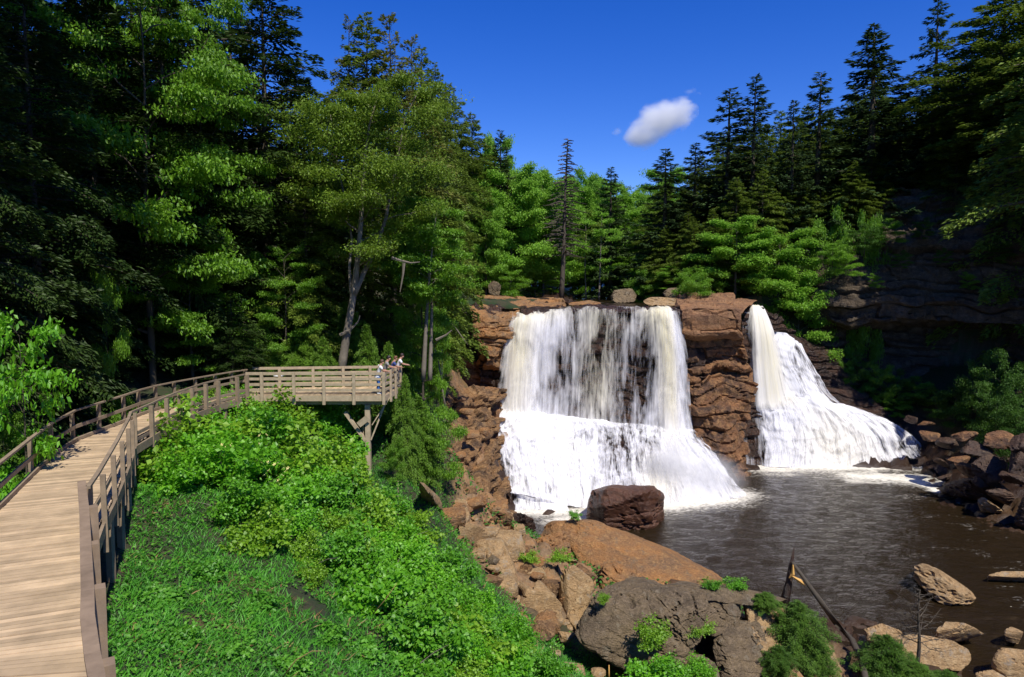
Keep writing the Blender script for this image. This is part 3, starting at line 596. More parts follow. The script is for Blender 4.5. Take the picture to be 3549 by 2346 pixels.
def conifer(seed, h, r, kind='hemlock', z0=.06, density=1., gaps=.12, leaf=1.):
    R = np.random.RandomState(seed); PP = []; DD = []; LL = []; mb = MB()
    bend = R.uniform(-.012, .012, 2)*h
    def ax(z): return np.array([bend[0]*math.sin(z/h*2.5), bend[1]*math.sin(z/h*3), z])
    mb.tube([ax(z) for z in np.linspace(-1.2, h*.98, 9)], [max(.02, .018*h*(1-.96*k/8)) for k in range(9)], 7)
    z = h*z0; ang = 0
    while z < h*.985:
        q = z/h
        if kind == 'spruce': prof = (1-q)**.72; step = .030*h*(.6+.6*(1-q)); nb = 6
        else: prof = min(1, (1-q)*1.9)**.8*(1 if q > .3 else .85+.5*q); step = .022*h*(.7+.5*(1-q)); nb = 5
        for b in range(nb):
            ang += 2.4+R.uniform(-.3, .3)
            if R.rand() < gaps: continue
            L = r*prof*R.uniform(.62, 1.12) if R.rand() > .1 else r*prof*1.3
            if L < .12: L = .12
            el = (.15-.32*(1-q)) if kind == 'spruce' else (.34-.45*(1-q)); el += R.uniform(-.12, .12)+(.5*max(0, q-.8)*3)
            d0 = np.array([math.cos(ang)*math.cos(el), math.sin(ang)*math.cos(el), math.sin(el)]); sd = np.array([-math.sin(ang), math.cos(ang), 0])
            zb = z+R.uniform(-.5, .5)*step; p0 = ax(zb)
            dr = (-.10 if kind == 'spruce' else -.26)*L
            up = (.16 if kind == 'spruce' else 0)*L
            if L > .8: mb.tube([p0, p0+d0*L*.5+[0, 0, dr*.3], p0+d0*L*.92+[0, 0, dr*.85+up*.5]], [.012*L+.012, .008*L+.008, .004], 3, False)
            n = int(L*(15 if kind == 'spruce' else 20)*density*(1+.35*L)); 
            if n < 4: n = 4
            t = np.sqrt(R.uniform(.02, 1., n)); wd = (.30 if kind == 'spruce' else .40)*L*(1.05-t)+.10
            lat = R.uniform(-1, 1, n)*wd
            P = p0+d0*(t*L)[:, None]+sd*lat[:, None]; P[:, 2] += dr*t**2+up*t**4-np.abs(lat)*.18+R.normal(0, .05+.02*L, n)
            D = d0*1.0+sd*(np.sign(lat)*(.5+.4*R.rand(n)))[:, None]+R.normal(0, .18, (n, 3)); D[:, 2] -= .22
            PP.append(P); DD.append(D); LL.append(R.uniform(.7, 1.25, n)*(.30 if kind == 'spruce' else .27))
        z += step
    P = np.concatenate(PP); D = np.concatenate(DD); L = np.concatenate(LL)*leaf
    Nn = np.array([0, 0, 1.])+R.normal(0, .38, P.shape)
    V, Fc = leaves(P-unit(D)*L[:, None]*.5, D, Nn, L*1.25, L*R.uniform(.36, .56, len(L)))
    return mb, V, Fc

def broadleaf(seed, h, r, leaf=.2, n_leaf=26000, z0=.25, limbs=22, flat=.28, openness=.3, trunk_r=None, lean=(0, 0), forks=1, droop=.0):
    R = np.random.RandomState(seed); mb = MB(); tr = trunk_r or .014*h
    tips = []
    for fk in range(forks):
        off = R.uniform(-.12, .12, 2)*h*(fk > 0)
        def ax(q, off=off): return np.array([lean[0]*q**1.3+off[0]*max(0, q-.18)*1.3, lean[1]*q+off[1]*max(0, q-.18)*1.3, h*q]) + np.array([math.sin(q*7+seed), math.cos(q*6+seed), 0])*.010*h*q
        mb.tube([ax(q)-[0, 0, 1.0*(q == 0)] for q in np.linspace(0, .93, 10)], [tr*(1-.93*k/9) for k in range(10)], 8)
        for i in range(limbs//forks):
            q = z0+(0.95-z0)*(i+R.rand())/(limbs//forks); a = i*2.4+R.uniform(-.4, .4)
            e = math.sqrt(max(.05, 1-((q-(z0+.93)/2-.02)/(.60*(1-z0)))**2)); L = r*e*R.uniform(.7, 1.15)
            el = .15+.55*q+R.uniform(-.15, .15); p = ax(q); pts = [p]; d = np.array([math.cos(a)*math.cos(el), math.sin(a)*math.cos(el), math.sin(el)])
            for s in range(4):
                p = p+d*L/4; d = unit(d+R.normal(0, .13, 3)-[0, 0, .09+droop]); pts.append(p)
            rr = tr*.34*(1-.6*q); mb.tube(pts, [rr, rr*.8, rr*.55, rr*.35, rr*.15], 5, False)
            for s in range(9):
                t = R.uniform(.3, 1.); k = min(3, int(t*4)); b0 = pts[k]+(pts[k+1]-pts[k])*(t*4-k); a2 = a+R.choice([-1, 1])*R.uniform(.4, 1.3); l2 = L*R.uniform(.22, .42)*(1.25-t*.6)
                d2 = np.array([math.cos(a2), math.sin(a2), R.uniform(-.1, .35)]); b1 = b0+d2*l2; mb.tube([b0, (b0+b1)/2+[0, 0, .03*l2], b1], [rr*.3, rr*.2, rr*.08], 3, False)
                for q2 in (.35, .7, 1.): tips.append((b0+d2*l2*q2, .14*L+.22, d2))
            tips.append((pts[-1], .18*L+.25, d))
    T = np.array([p for p, _, _ in tips]); S = np.array([s for _, s, _ in tips]); DR = np.array([d for _, _, d in tips])
    keep = R.rand(len(T)) > openness*.5; keep &= (vnoise(T*(2.2/r)+seed, 3) > openness*.62)
    T, S, DR = T[keep], S[keep], DR[keep]
    pr = S**1.6; idx = R.choice(len(T), n_leaf, p=pr/pr.sum())
    o = R.normal(0, 1, (n_leaf, 3)); o = unit(o)*(R.rand(n_leaf)**.5)[:, None]; o[:, 2] *= flat
    P = T[idx]+o*S[idx][:, None]*1.25
    D = DR[idx]*.6+R.normal(0, .55, P.shape)-[0, 0, .25]; Nn = np.array([0, -.0, 1.])+R.normal(0, .42, P.shape)
    Lf = leaf*R.uniform(.65, 1.25, n_leaf); V, Fc = leaves(P, D, Nn, Lf, Lf*.62)
    return mb, V, Fc

def shrubmesh(seed, h, r, n_leaf, leaf=.12, stems=12, flat=.5):
    R = np.random.RandomState(seed); mb = MB(); T = []; S = []
    for i in range(stems):
        a = i*2.4; e = R.uniform(.25, 1.35); L = (math.sin(e)*h+math.cos(e)*r)*R.uniform(.75, 1.05); d = np.array([math.cos(a)*math.cos(e), math.sin(a)*math.cos(e), math.sin(e)])
        p = np.array([0, 0, -.15]); pts = [p]
        for s in range(3): p = p+d*L/3; d = unit(d+R.normal(0, .14, 3)+[0, 0, .02]); pts.append(p)
        mb.tube(pts, [.022, .016, .010, .005], 4, False)
        for s in range(8):
            t = R.uniform(.25, 1.); k = min(2, int(t*3)); b0 = pts[k]+(pts[k+1]-pts[k])*(t*3-k); d2 = unit(d*.5+R.normal(0, .6, 3)+[0, 0, .25]); l2 = L*.3*R.uniform(.5, 1.); mb.tube([b0, b0+d2*l2], [.007, .003], 3, False)
            T += [b0+d2*l2, b0+d2*l2*.5]; S += [.20*r+.06, .16*r+.06]
    T = np.array(T); S = np.array(S); T[:, 2] = np.maximum(T[:, 2], .08)
    idx = R.randint(0, len(T), n_leaf); o = unit(R.normal(0, 1, (n_leaf, 3)))*(R.rand(n_leaf)**.45)[:, None]; o[:, 2] *= flat
    P = T[idx]+o*S[idx][:, None]*1.1; D = o+R.normal(0, .5, P.shape)-[0, 0, .2]; Nn = np.array([0, -.25, 1.])+R.normal(0, .45, P.shape)
    Lf = leaf*R.uniform(.6, 1.3, n_leaf); V, Fc = leaves(P, D, Nn, Lf, Lf*.8)
    return mb, V, Fc

PROTO = {}
def proto(key, built, leafmat, bark='bark'):
    mb, V, Fc = built
    PROTO[key] = (mb.mesh(key+'_trunk', M[bark], True), mesh(key+'_crown', V, Fc, M[leafmat], False), V[:, 2].max())
for i in range(3): proto('spruce%d' % i, conifer(100+i, 20, 3.6, 'spruce', .05, 1.25, [.08, .14, .2][i]), 'spruce')
for i in range(4): proto('hemlock%d' % i, conifer(200+i, 20, 4.9, 'hemlock', .04, 1.15, [.1, .14, .2, .26][i]), 'hemlock')
proto('hemtan0', conifer(230, 20, 4.9, 'hemlock', .45, 1.1, .34), 'hemtan')
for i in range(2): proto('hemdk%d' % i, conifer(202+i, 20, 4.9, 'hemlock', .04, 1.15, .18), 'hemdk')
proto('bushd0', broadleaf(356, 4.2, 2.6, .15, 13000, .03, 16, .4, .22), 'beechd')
proto('hemhigh0', conifer(240, 20, 4.9, 'hemlock', .5, 1.2, .1), 'hemlock')
for i in range(3): proto('light%d' % i, broadleaf(300+i, 14, 4.8, .27, 36000, .12, 24, .6, .18), 'light')
for i in range(3): proto('beech%d' % i, broadleaf(320+i, 14, 5.2, .19, 42000, .1, 24, .22, .32), 'beech')
proto('sparse0', broadleaf(340, 14, 4.6, .20, 9000, .3, 22, .35, .3), 'birch')
for i in range(1): proto('maple%d' % i, broadleaf(380+i, 4.6, 2.2, .26, 2600, .05, 16, .4, .25), 'shrub')
for i in range(3): proto('bush%d' % i, broadleaf(350+i, 4.2, 2.6, .15, 13000, .03, 16, .4, .22), 'beech')
for i in range(2): proto('hembush%d' % i, conifer(360+i, 6, 2.9, 'hemlock', .02, 2.6, .06, .62), 'hemlt')
proto('hembush2', conifer(365, 5, 3.0, 'hemlock', .02, 2.8, .06, .62), 'shrubd')

NAMES = {'spruce': ('spruce_tree', 'tree'), 'hemlock': ('hemlock_tree', 'tree'), 'hemtan': ('hemlock_tree', 'tree'), 'hemhigh': ('hemlock_tree', 'tree'), 'hemdk': ('hemlock_tree', 'tree'), 'bushd': ('leafy_bush', 'bush'), 'light': ('broadleaf_tree', 'tree'), 'beech': ('beech_tree', 'tree'),
         'sparse': ('birch_tree', 'tree'), 'maple': ('young_maple', 'tree'), 'bush': ('leafy_bush', 'bush'), 'hembush': ('young_hemlock', 'tree')}
RT = random.Random(5)
def tree(key, x, y, H, label, group=None, wide=1., z=None, rz=None):
    tm, cm, h0 = PROTO[key]; kind = key.rstrip('0123456789'); nm, ct = NAMES[kind]
    if z is None: z = gz(x, y)-.15
    s = H/h0; r = thing(nm, (x, y, z), label, ct, group, RT.uniform(0, 6.28) if rz is None else rz, (s*wide, s*wide, s))
    link('trunk', tm, r); link('crown', cm, r); return r
def treepx(key, px, Y, topy, label, group=None, widthpx=None, wide=None, **k):
    if widthpx and key[:3] in ('spr', 'hem') and key[:4] != 'hemb': widthpx = widthpx*(1.9 if key[:3] == 'spr' else 1.5)
    x = atY(px, 300, Y)[0]; z = gz(x, Y)-.15; H = atY(px, topy, Y)[2]-z
    if H < 1.5: return None
    if wide is None:
        wide = 1.
        if widthpx:
            me = PROTO[key][1]; co = np.empty(len(me.vertices)*3, np.float32); me.vertices.foreach_get('co', co); r0 = np.percentile(np.hypot(co[0::3], co[1::3]), 97)
            wide = (widthpx*Y/F/2)/(r0*H/PROTO[key][2])
    return tree(key, x, Y, H, label, group, wide, z, **k)

# --- left bank, placed individually
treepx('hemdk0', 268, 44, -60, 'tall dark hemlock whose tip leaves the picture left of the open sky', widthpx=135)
treepx('hemlock3', 372, 50, 11, 'tall hemlock with a ragged two pronged top against the sky, above the birch', widthpx=100)
treepx('hemtan0', 392, 49.5, 10, 'hemlock top with yellow green sprays beside the ragged two pronged top', widthpx=80)
treepx('hemtan0', 354, 51, 16, 'yellow green hemlock top forming the left prong against the sky', widthpx=64, rz=2.)
treepx('hemtan0', 414, 52, 34, 'yellow green hemlock shoulder stepping down right of the pronged top', widthpx=70, rz=4.)
treepx('hemlock1', 425, 55, 44, 'hemlock just right of the yellowish hemlock top', widthpx=76)
treepx('hemlock2', 446, 68, 84, 'hemlock standing where the left treeline starts to step down', widthpx=40)
treepx('hemlock0', 430, 54, 112, 'hemlock with broad layered boughs below the stepping left treeline', widthpx=60)
treepx('hemlock1', 474, 90, 112, 'darker hemlock between the stepped treeline and the light green trees', widthpx=62)
treepx('hemlock2', 450, 86, 82, 'olive hemlock filling the slope of the left treeline behind the ledge', widthpx=64)
treepx('hemlock0', 436, 76, 62, 'hemlock high in the left treeline right of the birch', widthpx=60)
treepx('light1', 496, 96, 132, 'light green tree leaning out below the narrow pointed conifer', widthpx=46)
treepx('light2', 470, 92, 150, 'light green tree below the darker hemlock of the left treeline', widthpx=46)
treepx('spruce0', 500, 90, 129, 'narrow pointed conifer above the light green trees left of the bare snag', widthpx=32)
treepx('hemlock2', 330, 46, 95, 'hemlock filling the slope behind the birch', widthpx=95)
treepx('hemlock3', 305, 42, 170, 'hemlock in the shade left of the birch crown', widthpx=70)
treepx('beech0', 150, 34, -70, 'big beech with bright layered sprays in the upper left', widthpx=215)
treepx('beech1', 205, 38, -20, 'beech right of the big layered one, its crown running into the dark hemlock', widthpx=140)
treepx('beech2', 190, 35.5, 225, 'small bright beech low under the big layered beech', widthpx=110)
treepx('bush1', 225, 36.5, 318, 'bright bush by the lichened boulder uphill of the platform', widthpx=50)
treepx('beech0', 285, 40, 240, 'shaded beech with drooping sprays between the low bright beech and the birch', widthpx=75)
treepx('bush0', 105, 29, 240, 'small leafy tree in deep shade left of the low bright beech', widthpx=40)
treepx('maple0', 18, 19.5, 303, 'young maple with large bright leaves at the left edge', widthpx=98)
treepx('bush2', -4, 19.5, 412, 'bush behind the hillside railing below the young maple', widthpx=58)
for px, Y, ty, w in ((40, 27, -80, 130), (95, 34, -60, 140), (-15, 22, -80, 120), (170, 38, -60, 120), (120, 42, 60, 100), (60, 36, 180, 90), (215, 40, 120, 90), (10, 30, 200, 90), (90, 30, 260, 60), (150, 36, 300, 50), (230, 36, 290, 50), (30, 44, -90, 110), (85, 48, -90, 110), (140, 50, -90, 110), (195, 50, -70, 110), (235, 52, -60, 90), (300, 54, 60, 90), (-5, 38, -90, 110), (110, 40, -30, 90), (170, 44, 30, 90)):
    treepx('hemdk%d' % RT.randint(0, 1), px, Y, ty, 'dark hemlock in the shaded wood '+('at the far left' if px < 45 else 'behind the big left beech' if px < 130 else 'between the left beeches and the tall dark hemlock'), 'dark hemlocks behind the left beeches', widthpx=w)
for x, y, H, w in ((-14.8, 12, 41, .42), (-17, 9, 42, .55), (-20, 15, 46, .95), (-22, 20, 46, .95), (-17.8, 17, 44, .8), (-27, 24, 46, .9)):
    tree('hemtan0', x, y, H, 'very tall hemlock added beside the near boardwalk for shade, its crown above the picture', 'tall hemlocks added for shade beside the near boardwalk', w)  # crowns out of view, added to throw shade on the left wood and deck
for x, y, H in ((-20, 9, 30), (-25, 15, 30), (-17, -1, 28), (-30, 5, 30), (-24, -6, 28)):
    tree('hemlock%d' % RT.randint(0, 3), x, y, H, 'dark hemlock on the slope beside the near end of the boardwalk', 'hemlocks beside the near boardwalk', .72)
for px, Y, ty, w in ((262, 39.5, 318, 40), (300, 40, 322, 52), (322, 38.5, 335, 40), (366, 38.6, 322, 46), (388, 39.2, 340, 40), (345, 43, 300, 60)):
    treepx('hembush%d' % RT.randint(0, 1), px, Y, ty, 'low hemlock with flat sprays behind the back rail of the platform', 'low hemlocks behind the platform', widthpx=w)
# right of the platform
treepx('hembush0', 404, 36.5, 372, 'hemlock sapling touching the right end of the platform', widthpx=38)
treepx('hembush1', 418, 38, 395, 'dark hemlock sapling in the shade below the platform end', widthpx=52)
treepx('bush1', 437, 39, 402, 'rounded soft green sapling above the rocks between platform and falls', widthpx=58)
treepx('bush0', 392, 34.2, 436, 'small maple bush right of the platform support post', widthpx=30)
treepx('beech2', 422, 45, 196, 'dense green tree behind the twin stemmed tree', widthpx=84)
treepx('beech0', 440, 58, 186, 'leafy tree hanging towards the left ledge of the falls', widthpx=50)
for i, (px, Y, ty, w) in enumerate(((438, 58, 250, 40), (462, 86, 266, 30), (436, 50, 300, 32), (410, 46, 290, 40), (438, 54, 325, 28))):
    treepx('bush%d' % (i % 3), px, Y, ty, 'bush crowding the slope left of the rock ledge', 'bushes on the slope left of the ledge', widthpx=w)
# light green wood in the centre
SKY = [(330,40),(425,60),(456,98),(484,120),(511,155),(520,170),(542,168),(555,182),(578,168),(600,168),(615,178),(633,182),(641,192),(652,180),(663,165),(680,165),(693,150),(710,135),(726,110),(740,112),(751,100),(769,104),(788,106),(814,96),(840,100),(862,60),(893,90),(912,82),(930,75),(948,48),(970,30),(1000,20),(1100,10)]
def skyy(px): return float(np.interp(px, [a for a, b in SKY], [b for a, b in SKY]))
cwood = 'light green broadleaf of the upstream wood'
for i in range(64):
    px = RT.uniform(470, 672); Y = RT.uniform(86, 175); x = atY(px, 300, Y)[0]
    if abs(x-13-.03*(Y-70)) < hw(Y)+1.5 and Y < 112: continue
    ty = max(skyy(px)+RT.uniform(0, 4)*(i % 3 == 0)+RT.uniform(0, 70)*(i % 3 > 0), 150)
    z = gz(x, Y); H = min(atY(px, ty, Y)[2]-z, RT.uniform(15, 24)*(1.1 if Y > 130 else .95))
    if H < 5: continue
    k = RT.choice(['light0', 'light1', 'light2', 'light0', 'sparse0'])
    tree(k, x, Y, H, cwood+(', left of the bare snag' if px < 560 else ', between snag and small dark spruce' if px < 615 else ', towards the right treeline')+(', far back' if Y > 135 else ''), 'light green wood upstream', RT.uniform(.75, 1.05))
for px, Y, ty, w in ((536, 120, 167, 44), (590, 130, 166, 50), (628, 128, 180, 34), (560, 118, 185, 44), (605, 122, 178, 40), (516, 105, 168, 50), (500, 92, 178, 50), (486, 84, 190, 50)):
    treepx(RT.choice(['light0', 'light1', 'light2']), px, Y, ty, 'rounded light green crown on the skyline between the two treelines', 'rounded crowns on the far skyline', widthpx=w)
treepx('spruce1', 610, 112, 167, 'small dark spruce poking from the light wood right of the bare snag', widthpx=36)
for i, (px, Y, ty, w) in enumerate(((500, 88, 245, 60), (520, 95, 240, 60), (545, 100, 252, 56), (570, 112, 255, 50), (600, 114, 258, 44), (630, 112, 255, 50), (655, 100, 245, 56), (645, 92, 268, 36), (675, 88, 262, 40), (690, 82, 266, 34), (510, 84, 268, 40), (535, 92, 270, 36))):
    treepx(['bush0', 'bush1', 'beech2'][i % 3], px, Y, ty, 'bush along the upstream bank just above the crest', 'bushes along the upstream bank', widthpx=w)
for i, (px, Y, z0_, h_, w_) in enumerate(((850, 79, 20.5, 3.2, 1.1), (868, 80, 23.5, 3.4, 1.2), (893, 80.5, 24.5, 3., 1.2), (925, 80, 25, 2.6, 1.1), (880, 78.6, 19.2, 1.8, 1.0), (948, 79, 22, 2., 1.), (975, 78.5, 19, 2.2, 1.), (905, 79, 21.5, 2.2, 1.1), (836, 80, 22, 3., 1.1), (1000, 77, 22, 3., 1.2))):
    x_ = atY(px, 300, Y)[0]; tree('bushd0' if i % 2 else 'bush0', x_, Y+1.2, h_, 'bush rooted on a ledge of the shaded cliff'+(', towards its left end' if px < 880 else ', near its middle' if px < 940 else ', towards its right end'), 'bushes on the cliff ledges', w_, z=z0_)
# right bank
for i, (px, Y, ty, w, lab) in enumerate((
    (663, 96, 148, 46, 'small spruce leading the right treeline, nearest the gap'), (693, 96, 143, 44, 'blunt conifer second from the gap in the right treeline'),
    (726, 94, 88, 62, 'spruce with upswept right branches, left of the dense dark spruce'), (751, 92, 74, 46, 'dense dark spruce rising in the middle of the right treeline'),
    (788, 90, 100, 34, 'short conifer tip between the dark spruce and the forked spruce'), (814, 92, 72, 52, 'spruce with a forked looking top in the right treeline'),
    (864, 92, 24, 62, 'spruce with a clean pointed top standing clear above the right slope'), (893, 92, 84, 46, 'short conifer between the pointed spruce and the thin tall one'),
    (925, 90, -6, 44, 'thin tall spruce with bare lower branches near the right edge'))):
    treepx('spruce%d' % (i % 3), px, Y, ty, lab, widthpx=w, rz=i*1.3)
treepx('hemlock0', 988, 84, -12, 'huge dark hemlock filling the upper right corner', widthpx=120)
treepx('hemlock1', 1035, 80, -40, 'dark hemlock cut by the right edge of the picture', widthpx=110)
rimx = RIM[:, 0]; rimy = RIM[:, 1]
def where_(px):
    return ('above the rock pier' if px < 740 else 'above the second waterfall' if px < 800 else 'above the left part of the shaded cliff' if px < 880 else 'above the right part of the shaded cliff' if px < 960 else 'in the upper right corner')
for k in range(5):
    for i in range(26):
        px = 668+i*15.5+RT.uniform(-7, 7); x = px-512; Y = 95
        for it in range(4): Y = float(np.interp(x*Y/F, rimx[6:], rimy[6:])); 
        Y = max(Y, 82)+(6.5 if 690 < px < 825 else 2.5)+7*k+RT.uniform(-2, 2); x = atY(px, 300, Y)[0]
        if abs(x-13-.03*(Y-70)) < hw(Y)+1.0: continue
        ty = skyy(px)+10+(4-k)*16+RT.uniform(-10, 16); z = gz(x, Y); H = atY(px, ty, Y)[2]-z
        if H < 4: continue
        lv = 'in the front row' if k < 2 else 'in the middle rows' if k < 4 else 'in the back row'
        tree(RT.choice(['hemlock0', 'hemlock1', 'hemlock2', 'hemlock0', 'hemlock3']), x, Y, H, 'olive green hemlock %s %s' % (lv, where_(px)), 'hemlocks on the right slope', RT.uniform(.85, 1.2)*(1 if H > 12 else 1.25))
treepx('light0', 735, 84.2, 216, 'bright leafy tree behind the rock pier', widthpx=84)
treepx('light1', 778, 84.6, 226, 'bright green tree behind the second waterfall', widthpx=92)
treepx('light2', 800, 84.4, 262, 'low leafy tree drooping beside the jet of the second waterfall', widthpx=72)
treepx('bush2', 696, 80, 270, 'pale grey green bush on the rocks at the crest left of the pier', widthpx=40)
for i, (px, Y, ty, w) in enumerate(((842, 86, 200, 40), (868, 84.5, 205, 36), (820, 86.5, 215, 40))):
    treepx('bush%d' % (i % 3), px, Y, ty, 'sunlit bush on the rim of the shaded cliff', 'bushes on the cliff rim', widthpx=w)
for i, (px, Y, ty, w) in enumerate(((846, 82, 352, 26), (864, 81.5, 350, 32), (884, 80, 362, 36), (904, 79.5, 368, 36), (922, 79, 376, 36), (940, 77, 384, 38), (960, 74, 380, 44), (985, 72, 348, 48), (1010, 69, 346, 56), (1002, 66, 374, 50), (1026, 63, 392, 50), (872, 80.5, 384, 26), (898, 79, 394, 26))):
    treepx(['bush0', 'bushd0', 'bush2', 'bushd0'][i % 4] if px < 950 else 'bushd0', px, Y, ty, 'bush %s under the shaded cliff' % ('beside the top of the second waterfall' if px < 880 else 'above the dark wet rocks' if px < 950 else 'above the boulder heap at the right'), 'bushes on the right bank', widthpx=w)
for x, y, H, w, lb in ((53, 68, 46, .72, 'towering dark hemlock nearest the right edge, boughs hanging in front of the shaded cliff'), (58, 64.5, 48, .8, 'towering dark hemlock cut by the right edge of the picture'), (60, 70, 46, .8, 'towering dark hemlock behind the one cut by the right edge'), (64, 62, 46, .9, 'towering hemlock beyond the right edge')):
    tree('hemhigh0', x, y, H, lb, None, w)
for x, y, H in ((72, 60, 24), (80, 50, 24), (74, 66, 22), (86, 62, 24), (70, 52, 20), (78, 42, 24), (84, 34, 22), (66, 60, 20), (92, 52, 24), (70, 73, 22)):
    tree('hemlock%d' % RT.randint(0, 3), x, y, H, 'hemlock on the right hill beyond the edge of the picture', 'hemlocks on the hill at the right')
# ---------------------------------------------------------------- boardwalk, railings, platform
DZ = 13.8; RZ = 14.87
def rz_(px, py, z=RZ): return atz(px, py, z)
def down(p, z): return np.array([p[0], p[1], z])
nearR = rz_(96.5, 677); R1 = rz_(82, 485); dirA = unit(R1-nearR)
A_pts = [nearR-dirA*2.6, nearR, rz_(92.3, 655), rz_(87.5, 617), rz_(87.6, 591), rz_(86.5, 566), rz_(84.5, 514), rz_(81.6, 482)]
B_post = [(130.7, 412.3), (128.0, 419.8), (123.5, 428), (117.0, 440.6), (108.6, 455), (97.6, 473.6)]
B_pts = [rz_(88, 487.5)]+[rz_(a, b) for a, b in B_post[::-1]]
C_post = [(148, 405), (163.8, 397.8), (177, 392.3), (189.5, 387.9), (203, 383.5), (215.7, 380.2), (234.8, 376.5), (244.8, 374.2)]
C_pts = [rz_(130.7, 412.3)]+[rz_(a, b) for a, b in C_post]
L_top = [(0, 462.5), (34, 435.8), (54.3, 421.5), (75.5, 410.3), (101, 402.4), (125.8, 394.7), (141, 389.6), (157.5, 385.3), (176, 381.6), (197, 377.8), (217, 374.3), (233, 371.6), (247, 369.6)]
L_pts = [rz_(a, b) for a, b in L_top]; L_pts = [L_pts[0]+(L_pts[0]-L_pts[1])*k for k in (1.6, .8)]+L_pts
# deck surface of cross planks
rp = [p-unit(np.cross([0, 0, 1.], unit(q-p)))*0 for p, q in zip(A_pts[:-1], A_pts[1:])]
Rline = np.array(A_pts[:-1]+[rz_(84, 484)]+B_pts[1:]+C_pts[1:]); Lline = np.array([L_pts[0]+(L_pts[0]-L_pts[1])*1.2]+L_pts)
def resample(P, n):
    s = np.r_[0, np.cumsum(np.linalg.norm(np.diff(P, axis=0), axis=1))]; t = np.linspace(0, s[-1], n); return np.stack([np.interp(t, s, P[:, k]) for k in range(3)], 1), s[-1]
# match left edge to right edge by nearest point so planks run square across
Ls, LL_ = resample(Lline, 900); Rs, RL_ = resample(Rline, int(resample(Rline, 2)[1]/.142)+1)
j = 0; pk = MB(); RD = np.random.RandomState(4); js = []
raw = np.array([np.argmin(np.linalg.norm(Ls[:, :2]-p[:2], axis=1)) for p in Rs]).astype(float); raw = np.maximum.accumulate(raw)
ker = np.ones(25)/25; raw = np.convolve(np.pad(raw, 12, mode='edge'), ker, 'valid')
for a in range(len(Rs)-1):
    l0, l1 = [np.array([np.interp(raw[q], np.arange(900), Ls[:, k]) for k in range(3)]) for q in (a, a+1)]
    r0, r1 = Rs[a], Rs[a+1]; ext = RD.uniform(-.02, .05)
    o = unit(r0-l0); r0 = r0+o*(.02+ext); r1 = r1+o*(.02+ext); l0 = l0-o*.05; l1 = l1-o*.05
    g0 = .07; zt = DZ+RD.uniform(-.012, .012)
    q = [l0+(l1-l0)*g0, r0+(r1-r0)*g0, r0+(r1-r0)*(1-g0), l0+(l1-l0)*(1-g0)]
    V = [(*p[:2], zt) for p in q]+[(*p[:2], zt-.045) for p in q]
    pk.add(V, [(0, 1, 2, 3), (7, 6, 5, 4), (0, 4, 5, 1), (1, 5, 6, 2), (2, 6, 7, 3), (3, 7, 4, 0)])
bw = thing('boardwalk', down(Rs[len(Rs)//3], DZ), 'curving wooden boardwalk of cross planks leading to the platform', 'boardwalk')
def wb(mb, name, mat, parent, smooth=False): return wlink(name, mb.mesh(name, M[mat], smooth), parent)
wb(pk, 'planks', 'plank', bw)
st = MB()
for line, off in ((Rs, -.12), (Ls, .12)):
    step = 12 if line is Rs else 36
    for a in range(0, len(line)-step, step):
        p, q = line[a], line[a+step]; s = unit(np.cross([0, 0, 1.], q-p))*(-off if line is Rs else off)*-1
        st.beam(down(p, DZ-.045-.15)+s, down(q, DZ-.045-.15)+s, .07, .28)
wb(st, 'joist', 'wood', bw)
pl_ = MB()
for a in range(0, len(Rs)-1, 16):
    l = Ls[int(raw[a])]; r = Rs[a]; gzl = gz(l[0], l[1]); gzr = gz(r[0], r[1])
    for p, gq in ((l, gzl), (r, gzr)): pl_ = MB(); pl_.beam(down(p, min(gq-.4, DZ-.6)), down(p, DZ-.34), .15, .15, (0, 1, 0)); wb(pl_, 'pile', 'wood', bw)

def outset(i, P, d): # sideways offset at point i of polyline P
    t = unit(P[min(i+1, len(P)-1)]-P[max(i-1, 0)]); return np.array([t[1], -t[0], 0])*d
def railing(name, lab, P, posts, side, cap=(.17, .045), capz=0., mid=(.55,), below=.45, kick=False, parent=None, capname='handrail', jit=0., postw=.10, mt='wood'):
    P = np.array(P); r = parent or thing(name, down(P[len(P)//2], DZ), lab, 'railing')
    hb = MB()
    for a in range(len(P)-1):
        hb.beam(P[a]+[0, 0, capz], P[a+1]+[0, 0, capz], cap[0], cap[1])
    wb(hb, capname, mt, r)
    for h in mid:
        mbm = MB()
        for a in range(len(P)-1):
            mbm.beam(down(P[a], DZ+h)+outset(a, P, .03*side), down(P[a+1], DZ+h)+outset(a+1, P, .03*side), .045, .12)
        wb(mbm, 'mid_rail', mt, r)
    if kick:
        k_ = MB()
        for a in range(len(P)-1): k_.beam(down(P[a], DZ+.07), down(P[a+1], DZ+.07), .09, .1)
        wb(k_, 'kerb_board', mt, r)
    for (p, t) in posts:
        pm = MB(); t = unit(np.array(t)*[1, 1, 0]); s = np.array([t[1], -t[0], 0])*side
        c0 = down(p, DZ-below)+s*.11; c1 = down(p, RZ-.03)+s*.11+np.r_[RD.normal(0, .012, 2), 0]
        pm.beam(c0, c1, postw, postw*.9, s); wb(pm, 'post', mt, r)
    return r
def dense(P, n=40, wob=0., sd=1):
    Q, _ = resample(np.array(P), n); rr = np.random.RandomState(sd)
    if wob:
        t = np.linspace(0, 9, n); d = unit(Q[-1]-Q[0]); s = np.array([d[1], -d[0], 0]); Q = Q+s*(np.sin(t*1.7)*wob)[:, None]
    return Q
dA = dirA
pA = [(rz_(92.3, 505)+[.0, 0, 0], dA), (rz_(92.4, 540.8), dA), (rz_(97, 585), dA)]
pA = [(p-np.array([dA[1], -dA[0], 0])*.11, t) for p, t in pA]+[(nearR+dA*.35, dA), (nearR-dA*1.2, dA), (A_pts[-1]-dA*.12, dA)]
